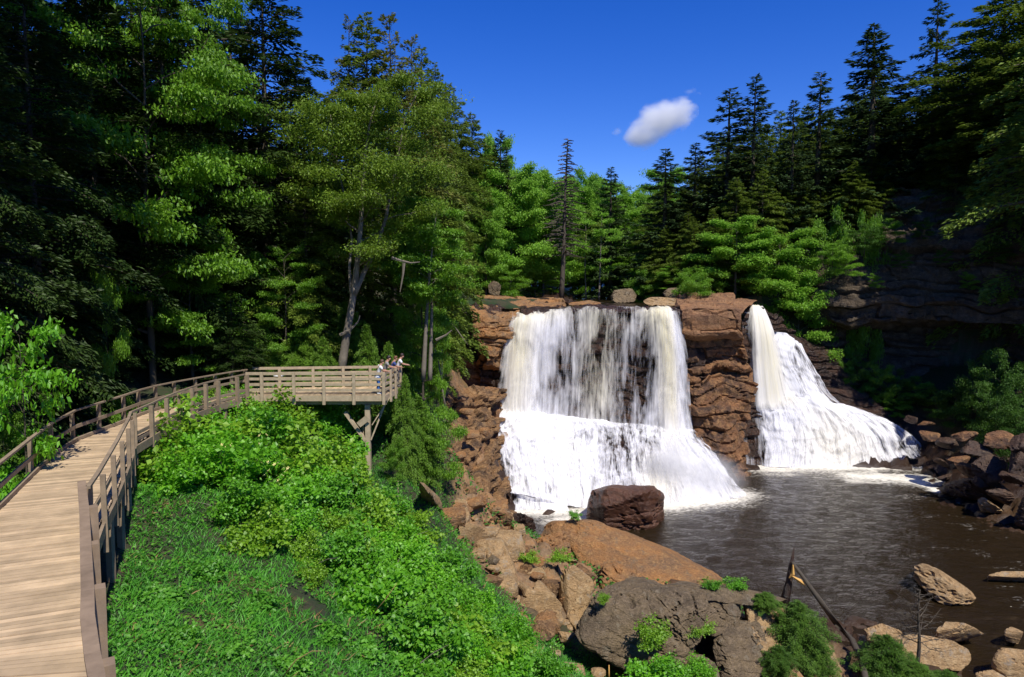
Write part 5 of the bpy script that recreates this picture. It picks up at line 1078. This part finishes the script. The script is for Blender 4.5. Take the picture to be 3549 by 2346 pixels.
for i, (px, py, h, zz, w, lb) in enumerate(((765,606,16,4.3,1.5,'low spreading hemlock on the pool side of the outcrop top'), (797,648,52,2.6,1.0,'bushy hemlock sapling below the broken trunk'), (815,672,36,1.9,1.0,'drooping hemlock sapling right of the bushy one'), (778,668,26,2.6,1.1,'small hemlock at the foot of the bushy sapling'), (886,676,46,1.2,1.1,'hemlock sapling left of the bare sapling'), (915,688,30,1.2,1.4,'low hemlock at the foot of the bare sapling'), (947,694,26,1.,1.5,'low hemlock right of the bare sapling at the bottom edge'))):
    plantpx('ghem%d' % (i % 2), px, py, h, lb, None, w, z=zz)
for px, py in ((180,640),(230,655),(290,668),(205,575),(330,640),(365,655),(260,610),(160,600),(400,665)):
    plantpx('fern0', px, py, 18, 'clump of broad green leaves in the grass of the near slope', 'broad leaved clumps in the grass')
# yellow flowers
fb = MB()
for k in range(5):
    a = k*1.2566; fb.add([(0, 0, 0), (.05*math.cos(a-.4), .05*math.sin(a-.4), .015), (.085*math.cos(a), .085*math.sin(a), .03), (.05*math.cos(a+.4), .05*math.sin(a+.4), .015)], [(0, 1, 2, 3)])
yl = newmat('yellow petals')[0]; g = N(yl.node_tree); g.out(g.n('ShaderNodeBsdfDiffuse', i_Color=(.85, .75, .30, 1)).outputs[0]); fme = fb.mesh('flower', yl)
for zx, zy in ((320,775),(320,800),(270,805),(272,862),(55,878),(5,897),(57,903),(315,830),(250,995),(283,1017),(338,1014),(385,1030),(413,1017),(453,1033),(457,1058),(490,1060),(342,1076),(471,1084),(308,1110),(403,1120),(445,1115),(380,1155),(415,1155),(402,1170),(347,1170),(511,1136),(-25,880),(-40,905)):
    p = hit(225+zx*.1288, 331.8+zy*.1288, 1.55)
    o = link('flower', fme, None, tuple(p)); o.rotation_euler = (.7, RG.uniform(-.4, .4), RG.uniform(0, 6)); tag(o, 'small yellow flower among the leaves of the thicket below the railing', 'flower', 'yellow flowers in the thicket')

JUM = [(436,500),(470,490),(505,500),(545,535),(600,556),(572,640),(548,650),(512,610),(470,562),(448,535)]
RJ = np.random.RandomState(9); nj = 0
while nj < 95:
    px, py = RJ.uniform(435, 600), RJ.uniform(488, 652)
    if not inpoly(px, py, JUM): continue
    p = hit(px, py)
    if p is None: continue
    k = p[1]/F; w = RJ.uniform(9, 24) if nj > 26 else RJ.uniform(24, 42); w *= k; h = w*RJ.uniform(.45, .85); p = p+np.array([0, 0, h*.18]); ax_ = unit(np.array([RJ.normal(), RJ.normal(), RJ.uniform(-.4, .4)]))
    pts = [p+(lambda u: u*[w/2, w/2, h/2]+ax_*np.dot(u, ax_)*w*.22)(unit(np.sign(RJ.normal(0, 1, 3))*RJ.uniform(.35, 1, 3))) for _ in range(11)]
    mt = ['rocktan', 'rockor', 'rockbank', 'rocktan'][nj % 4]
    lb = 'angular %s rock in the jumble %s' % ({'rocktan': 'tan', 'rockor': 'orange', 'rockbank': 'brown'}[mt], 'left of the long slab' if py < 545 else 'between the shrubs and the upright pointed rock')
    rockfrom('rock', pts, mt, lb, 'jumbled rocks in the foreground', .09, 1., 500+nj, 4, chips=7); nj += 1
# ---------------------------------------------------------------- trees with a drawn stem
def pxtree(name, label, stems, Y, seed, rad, limb, nleaf, leaf, matk, bark, start=.35, cat_='tree', dead=(), per=16, flat=.35, side=None):
    R = np.random.RandomState(seed); base = atY(*stems[0][0], Y); base[2] = min(base[2], gz(base[0], Y)-.2); T = []; S = []; mb = MB()
    for si, st_ in enumerate(stems):
        P = np.array([atY(a, b, Y+(.5*si if j else 0)+R.uniform(-.25, .25)*(j > 1))-base for j, (a, b) in enumerate(st_)]); P, L = resample(P, 16)
        r0 = rad[si]; mb.tube(P, [max(.025, r0*(1-.9*(k/15)**.9)) for k in range(16)], 8)
        for i in range(per):
            q = start+(1-start)*(i+R.rand())/per; p = np.array([np.interp(q*15, np.arange(16), P[:, k]) for k in range(3)]); a = i*2.4+R.uniform(-.5, .5); el = R.uniform(.0, .7); l = limb*math.sqrt(max(.08, 1-abs(2*(q-start)/(1-start)-.85)**2*.75))*R.uniform(.6, 1.1)
            d = np.array([math.cos(a)*math.cos(el), math.sin(a)*math.cos(el), math.sin(el)]); pts = [p]
            for s in range(4): p = p+d*l/4; d = unit(d+R.normal(0, .15, 3)-[0, 0, .08]); pts.append(p)
            rr = r0*.28*(1.1-q); mb.tube(pts, [rr, rr*.75, rr*.5, rr*.3, rr*.12], 4, False)
            for s in range(9):
                t = R.uniform(.25, 1); k = min(3, int(t*4)); b0 = pts[k]+(pts[k+1]-pts[k])*(t*4-k); a2 = a+R.choice([-1, 1])*R.uniform(.3, 1.3); l2 = l*R.uniform(.2, .45); d2 = np.array([math.cos(a2), math.sin(a2), R.uniform(-.1, .4)]); mb.tube([b0, b0+d2*l2], [rr*.28, rr*.08], 3, False)
                for q2 in (.4, .75, 1.): T.append(b0+d2*l2*q2); S.append(.12*l+.2)
    T = np.array(T); S = np.array(S); idx = R.randint(0, len(T), nleaf); o = unit(R.normal(0, 1, (nleaf, 3)))*(R.rand(nleaf)**.5)[:, None]; o[:, 2] *= flat
    V, Fc = leaves(T[idx]+o*S[idx][:, None]*1.3, R.normal(0, 1, (nleaf, 3))-[0, 0, .3], np.array([0, -.1, 1.])+R.normal(0, .45, (nleaf, 3)), leaf*R.uniform(.6, 1.3, nleaf), leaf*.55*R.uniform(.7, 1.2, nleaf))
    r = thing(name, base, label, cat_); mb.build('trunk', M[bark], r, True); link('crown', mesh('crown', V, Fc, M[matk]), r)
    for dl in dead:
        db = MB(); P = [atY(a, b, Y-.4)-base for a, b in dl]; db.tube(P, [.09-.07*k/(len(P)-1) for k in range(len(P))], 5); db.build('dead_branch', M['barkgrey'], r)
    return r
pxtree('birch_tree', 'leaning old birch with pale forked trunk and thin airy crown behind the platform', [[(341,376),(344,350),(350,315),(354,292),(357,265),(361,222),(363,180),(368,130),(380,88)], [(354,295),(364,272),(375,250),(385,222),(390,195),(398,160),(404,120),(418,92)], [(352,300),(349,270),(352,240),(345,200),(335,150),(330,110)]], 38.8, 5, (.27, .17, .11), 3.9, 64000, .16, 'birch', 'barkpale', .38, dead=([(392,258),(402,261),(411,263),(420,262)], [(404,263),(403,275),(400,292)], [(340,335),(350,330),(358,322),(360,315)]), per=20, flat=.6)
pxtree('twin_stemmed_tree', 'tree with two thin straight grey stems right of the platform', [[(423,380),(425,345),(427,310),(430,270),(434,230),(438,205)], [(430,380),(431,340),(432,305),(428,270),(420,235),(415,215)]], 42.5, 6, (.17, .15), 2.6, 30000, .17, 'beech', 'barkgrey', .42, dead=([(436,340),(446,335),(452,330)],), per=18)
pxtree('slender_tree', 'slender pale stemmed tree in the light green wood upstream', [[(599,300),(600,270),(601,240),(602,215)]], 100, 8, (.16,), 3.5, 6000, .26, 'light', 'barkpale', .3, per=12)
pxtree('slender_tree', 'thin straight stemmed tree left of the slender pale one', [[(586,300),(585,265),(586,235),(585,210)]], 104, 9, (.15,), 3.5, 6000, .26, 'birch', 'barkgrey', .3, per=12)
# bare snag on the skyline
def snag(name, label, base, top, r0, nb, L, seed, cat_='dead tree', droop=-.15, start=.35):
    R = np.random.RandomState(seed); b = np.array(base); t = np.array(top)-b; mb = MB(); q = np.linspace(0, 1, 9); mb.tube([t*k+[math.sin(k*6)*.06, 0, 0] for k in q], [r0*(1-.9*k)+.01 for k in q], 7); H = np.linalg.norm(t)
    r = thing(name, b, label, cat_); mb.build('trunk', M['barkgrey' if r0 < .09 else 'bark'], r, True); bb = MB()
    for i in range(nb):
        k = start+(1-start)*(i+R.rand())/nb; a = i*2.4+R.uniform(-.4, .4); l = L*(1.12-k)**.75*R.uniform(.5, 1.1); d = np.array([math.cos(a), math.sin(a), R.uniform(-.1, .25)]); p = t*k; e = p+d*l+[0, 0, droop*l]; mid_ = p+d*l*.5+[0, 0, .02*l]
        bb.tube([p, mid_, e], [r0*.3, r0*.2, r0*.07], 3, False)
        for j in range(7):
            u = R.uniform(.3, 1); s = p+(e-p)*u; a2 = a+R.choice([-1, 1])*R.uniform(.4, 1.1); bb.tube([s, s+np.array([math.cos(a2), math.sin(a2), R.uniform(-.35, .2)])*l*.3*R.uniform(.4, 1)], [r0*.16, r0*.06], 3, False)
    bb.build('branches', M['barkgrey' if r0 < .09 else 'bark'], r); return r
z_ = gz(atY(562, 300, 86.5)[0], 86.5); b_ = atY(561, 300, 86.5); b_[2] = z_-.2
snag('bare_snag', 'bare dead conifer standing above the light green wood', b_, atY(568, 139, 86.5), .36, 120, 3.9, 3, start=.28)
snag('bare_sapling', 'leafless dark sapling at the water edge in the lower right', atz(917, 668, 1.2), atz(917, 668, 1.2)+np.array([.0, 0, 3.8]), .092, 34, 2.2, 4, 'sapling', .25, .3)
# snapped tree and fallen log
bt = atz(784, 604, 3.4); Yb = bt[1]; r = thing('broken_tree', bt, 'snapped black tree stump with raw orange split wood and its fallen trunk', 'broken tree')
mb = MB(); mb.tube([np.zeros(3), atY(789, 582, Yb)-bt, atY(791, 566, Yb)-bt, atY(794, 548, Yb)-bt], [.26, .17, .12, .03], 8); mb.build('stump', M['rockwet'], r, True)
mb = MB(); mb.tube([atY(792, 562, Yb-.2)-bt, atY(803, 577, Yb-.5)-bt, atY(818, 598, Yb-1)-bt, atz(835, 622, 1.6)-bt, atz(852, 640, 1.3)-bt, atz(862, 662, 1.6)-bt, atz(868, 690, 1.8)-bt], [.07, .09, .13, .15, .16, .15, .14], 7); mb.build('fallen_trunk', M['bark'], r, True)
mb = MB(); mb.tube([atY(789, 578, Yb-.3)-bt, atY(793, 574, Yb-.35)-bt, atY(793, 565, Yb-.35)-bt], [.02, .10, .04], 5); mb.tube([atY(792, 576, Yb-.35)-bt, atY(800, 581, Yb-.5)-bt, atY(806, 586, Yb-.6)-bt], [.04, .11, .02], 5); mb.build('split_wood', M['fresh'], r)
# sticks
def stick(name, label, pts, Y, rr, mat='barkgrey', cat_='branch'):
    P = [atY(a, b, Y) for a, b in pts]; r0 = P[0]; mb = MB(); mb.tube([p-r0 for p in P], [rr*(1-.6*k/(len(P)-1)) for k in range(len(P))], 5); o = link(name, mb.mesh(name, M[mat], True), None, tuple(r0)); return tag(o, label, cat_)
stick('dead_tree', 'tall crooked dead stem leaning right of the twin stemmed tree', [(447,412),(443,395),(441,375),(437,355),(433,345),(441,340)], 46, .07)
stick('dead_tree', 'straight broken dead stem beside the crooked one', [(441,398),(442,380),(442,349)], 46.3, .06)
stick('dead_branch', 'long bare branch slanting down from the dark trees left of the ledge', [(445,318),(455,327),(462,337),(468,345)], 52, .06)
stick('wooden_stake', 'short brown stake in the grass right of the support post', [(398,502),(398,494),(398,481)], 31, .06, 'wood', 'stake')
stick('wooden_stake', 'tiny pale stake near the bottom edge beside the black hollow', [(609,678),(609,672),(609,665)], 26.5, .045, 'fresh', 'stake')
stick('dead_branch', 'thin yellow stalk lying across the lower shrubs', [(373,614),(385,600),(397,583)], 18.5, .018, 'straw')
stick('dead_branch', 'curved tan stalk at the bottom edge of the slope', [(283,677),(296,660),(312,651),(324,651)], 13.6, .016, 'straw')
for i in range(60):
    px = RG.uniform(150, 560); py = RG.uniform(440, 670)
    if not inpoly(px, py, ZONE): continue
    p = hit(px, py, .5)
    if p is None: continue
    mb = MB(); a = RG.uniform(0, 6.28); l = RG.uniform(.5, 1.1); d = np.array([math.cos(a), math.sin(a), RG.uniform(.0, .7)])*l; mb.tube([d*0, d*.5+[0, 0, .05], d], [.014, .011, .005], 4)
    o = link('dead_twig', mb.mesh('dead_twig', M['barkgrey']), None, tuple(p)); tag(o, 'bare dead twig sticking out of the shrubs of the lower slope', 'twig', 'dead twigs in the shrubs')
# ---------------------------------------------------------------- people
def skin(name, pts, edges, mat, parent, sub=1, root=0):
    me = bpy.data.meshes.new(name); me.from_pydata([p[:3] for p in pts], edges, []); o = bpy.data.objects.new('tmp', me); SC.collection.objects.link(o)
    md = o.modifiers.new('s', 'SKIN'); md.use_smooth_shade = True
    for i, p in enumerate(pts): me.skin_vertices[0].data[i].radius = (p[3], p[4] if len(p) > 4 else p[3]); me.skin_vertices[0].data[i].use_root = (i == root)
    sd = o.modifiers.new('d', 'SUBSURF'); sd.levels = sub; sd.render_levels = sub
    dg = bpy.context.evaluated_depsgraph_get(); m2 = bpy.data.meshes.new_from_object(o.evaluated_get(dg)); m2.name = name
    bpy.data.objects.remove(o); m2.materials.clear(); m2.materials.append(mat); return link(name, m2, parent)
def cmat(n, c, r=.8):
    if n in M: return M[n]
    m, t = newmat(n); g = N(t); g.out(g.n('ShaderNodeBsdfPrincipled', **{'i_Base Color': (*c, 1), 'i_Roughness': r}).outputs[0]); M[n] = m; return m
skn = cmat('skin', (.42, .22, .14), .6)
def person(px, py, rz, label, shirt, pants, hair, H=1.72, lean=.18, bow=0., shoes=(.7, .7, .7), waist=None):
    p = atz(px, py, DZ); r = thing('person', p, label, 'person', None, rz, (H/1.72,)*3); L = lean
    ch = (0, L*.55, 1.36); nk = (0, L*.85, 1.48); hd = (0, L*1.05+.03, 1.60); sh = L*.62
    pts = [(0, 0, .95, .13, .11), (0, L*.3, 1.14, .12, .09), (*ch, .15, .10), (*nk, .055), (hd[0], hd[1], hd[2]-.04, .075), (hd[0], hd[1]+.02, hd[2]+.06, .085, .09), (0, hd[1]+.10, hd[2]-.01, .018)]
    ed = [(0, 1), (1, 2), (2, 3), (3, 4), (4, 5), (4, 6)]
    for s in (-1, 1):
        n = len(pts); pts += [(s*.19, sh, 1.41, .055), (s*.25, sh+.13, 1.20, .043), (s*.14, sh+.36, 1.15, .032), (s*.12, sh+.44, 1.14, .035, .022)]
        ed += [(2, n), (n, n+1), (n+1, n+2), (n+2, n+3)]
        for k in range(4): pts += [(s*.12+(k-1.5)*.020, sh+.49+.01*(1-abs(k-1.5)), 1.135, .009), (s*.12+(k-1.5)*.021, sh+.525+.012*(1-abs(k-1.5)), 1.11, .008)]; ed += [(n+3, n+4+2*k), (n+4+2*k, n+5+2*k)]
        pts += [(s*.075, sh+.45, 1.13, .010)]; ed += [(n+3, n+12)]
        n = len(pts); pts += [(s*.10, 0, .86, .085), (s*.11, .03, .50, .058), (s*.12, -.02, .09, .038), (s*.125, .10, .045, .036)]; ed += [(0, n), (n, n+1), (n+1, n+2), (n+2, n+3)]
    skin('body', pts, ed, skn, r, 1)
    sp_ = [(0, 0, 1.00, .15, .125), (0, L*.3, 1.15, .15, .115), (*ch, .175, .125), (nk[0], nk[1]-.01, nk[2]-.05, .075)]; se = [(0, 1), (1, 2), (2, 3)]
    for s in (-1, 1): n = len(sp_); sp_ += [(s*.20, sh, 1.41, .078), (s*.245, sh+.09, 1.26, .068)]; se += [(2, n), (n, n+1)]
    skin('shirt', sp_, se, cmat('shirt %s' % (shirt,), shirt), r, 1)
    tp = [(0, 0, .95, .145, .125)]; te = []
    for s in (-1, 1): n = len(tp); tp += [(s*.10, 0, .84, .10), (s*.112, .03, .50, .078), (s*.12, -.02, .12, .066)]; te += [(0, n), (n, n+1), (n+1, n+2)]
    skin('trousers', tp, te, cmat('trousers %s' % (pants,), pants), r, 1)
    hb = MB(); bm = bmesh.new(); bmesh.ops.create_icosphere(bm, subdivisions=3, radius=1); V = np.array([v.co[:] for v in bm.verts]); F_ = [tuple(v.index for v in f.verts) for f in bm.faces]; bm.free()
    V = V*[.098, .115, .12]; low = (V[:, 1] > .02) & (V[:, 2] < .03); V[low] *= .72; hb.add(V+[0, hd[1]-.005, hd[2]+.055], F_); hb.build('hair', cmat('hair %s' % (hair,), hair, .5), r, True)
    eb = MB()
    for s in (-1, 1): eb.tube([(s*.032, hd[1]+.075, hd[2]+.03), (s*.032, hd[1]+.094, hd[2]+.03)], [.014, .009], 6)
    eb.tube([(-.025, hd[1]+.085, hd[2]-.05), (.025, hd[1]+.085, hd[2]-.05)], [.007, .007], 5); eb.build('facial_features', cmat('dark features', (.06, .03, .02)), r)
    for s in (-1, 1):
        sb = MB(); sb.tube([(s*.12, -.07, .05), (s*.12, .02, .055), (s*.125, .12, .045), (s*.125, .19, .035)], [.045, .055, .05, .03], 8); sb.build('shoe', cmat('shoes %s' % (shoes,), shoes), r, True)
        eb = MB(); eb.tube([(s*.083, hd[1]+.0, hd[2]+.0), (s*.10, hd[1]-.005, hd[2]+.01)], [.026, .02], 6); eb.build('ear', skn, r, True)
    if waist:
        wbm = MB(); wbm.tube([(0, -.01, .84), (0, -.01, .9), (0, 0, .98), (0, 0, 1.03)], [.165, .172, .165, .15], 12, False); wbm.build('tied_shirt', cmat('tied shirt', waist), r, True)
    return r
person(378.2, 394.0, -1.25, 'person in white t-shirt and blue jeans, a white shirt tied at the waist', (.80, .80, .82), (.03, .12, .38), (.10, .055, .03), 1.70, .18, waist=(.82, .82, .82))
person(384.5, 390.4, -1.35, 'dark haired person in a grey shirt leaning on the rail, second from the left', (.28, .27, .25), (.20, .19, .18), (.02, .015, .012), 1.78, .2, shoes=(.1, .1, .1))
person(391.0, 388.3, -1.2, 'person in a navy and white top leaning over the rail, third from the left', (.04, .07, .22), (.25, .16, .09), (.16, .06, .03), 1.68, .24, shoes=(.5, .5, .5))
person(397.4, 386.6, -1.3, 'dark haired person in a white shirt at the far corner of the platform rail', (.80, .80, .82), (.10, .09, .09), (.03, .015, .012), 1.76, .22, shoes=(.1, .1, .1))
# ---------------------------------------------------------------- cloud and mist (real volumes)
def volume(name, center, half, blobs, density, scale, color=(1, 1, 1), rough=.6, kind='structure', aniso=.3, thr=.0, gain=3., rot=0., nw=1.6):
    mb = MB(); mb.box((0, 0, 0), (1, 0, 0), (0, 1, 0), (0, 0, 1)); m, t = newmat(name); g = N(t); tc = g.n('ShaderNodeTexCoord').outputs['Object']
    nz_ = g.noise(tc, scale, 6, rough, .3); acc = None
    for (bx, by, bz, rx, ry, rz2, w) in blobs:
        vs = g.n('ShaderNodeVectorMath', operation='SUBTRACT'); t.links.new(tc, vs.inputs[0]); vs.inputs[1].default_value = (bx, by, bz)
        vd = g.n('ShaderNodeVectorMath', operation='DIVIDE'); t.links.new(vs.outputs[0], vd.inputs[0]); vd.inputs[1].default_value = (rx, ry, rz2)
        ln = g.n('ShaderNodeVectorMath', operation='LENGTH'); t.links.new(vd.outputs[0], ln.inputs[0]); v = g.math('MULTIPLY', g.math('MAXIMUM', g.math('SUBTRACT', 1., ln.outputs['Value']), 0.), w); acc = v if acc is None else g.math('MAXIMUM', acc, v)
    d = g.math('SUBTRACT', g.math('ADD', acc, g.math('MULTIPLY', g.math('SUBTRACT', nz_, .5), nw)), thr)
    d = g.math('MULTIPLY', d, gain); d = g.n('ShaderNodeClamp', i_0=d).outputs[0]; d = g.math('MULTIPLY', d, g.math('GREATER_THAN', acc, .001)); d = g.math('MULTIPLY', d, density)
    vs_ = g.n('ShaderNodeVolumeScatter', i_Density=d, i_Anisotropy=aniso, i_Color=(*color, 1)); g.out(None, vol=vs_.outputs[0])
    o = link(name, mb.mesh(name, m), None, tuple(center)); o.scale = half; o.rotation_euler = (0, rot, 0); return tag(o, kind=kind)
cc = atY(660, 121, 2400); u_ = 2400/F
volume('cloud', cc, (52*u_, 40*u_, 34*u_), [(0, 0, .05, .62, .8, .62, 1.25), (-.38, 0, -.28, .42, .7, .45, 1.1), (.32, 0, .08, .42, .6, .55, 1.2), (.70, 0, .62, .26, .3, .16, .55), (-.82, 0, -.02, .15, .3, .22, .5), (.5, 0, .4, .25, .3, .2, .7)], .022, 1.9, (1, .995, 1), aniso=-.2, thr=.22, gain=2.2, rot=-.2, nw=1.9, rough=.68)
volume('mist', atY(702, 466, 61.5), (5.6, 2.4, 4.4), [(-.1, 0, -.3, .95, .95, .75, 1.), (-.45, 0, .1, .6, .8, .7, 1.)], .9, 1.2, (1, 1, 1), kind='stuff', aniso=-.1, thr=.06, gain=.9, nw=.5)
volume('mist', atY(840, 470, 72.0), (8.5, 1.8, 1.8), [(0, 0, -.3, 1, .95, .9, 1.)], .5, 1.2, (1, 1, 1), kind='stuff', aniso=-.1, thr=.15, gain=1.3, nw=.5)
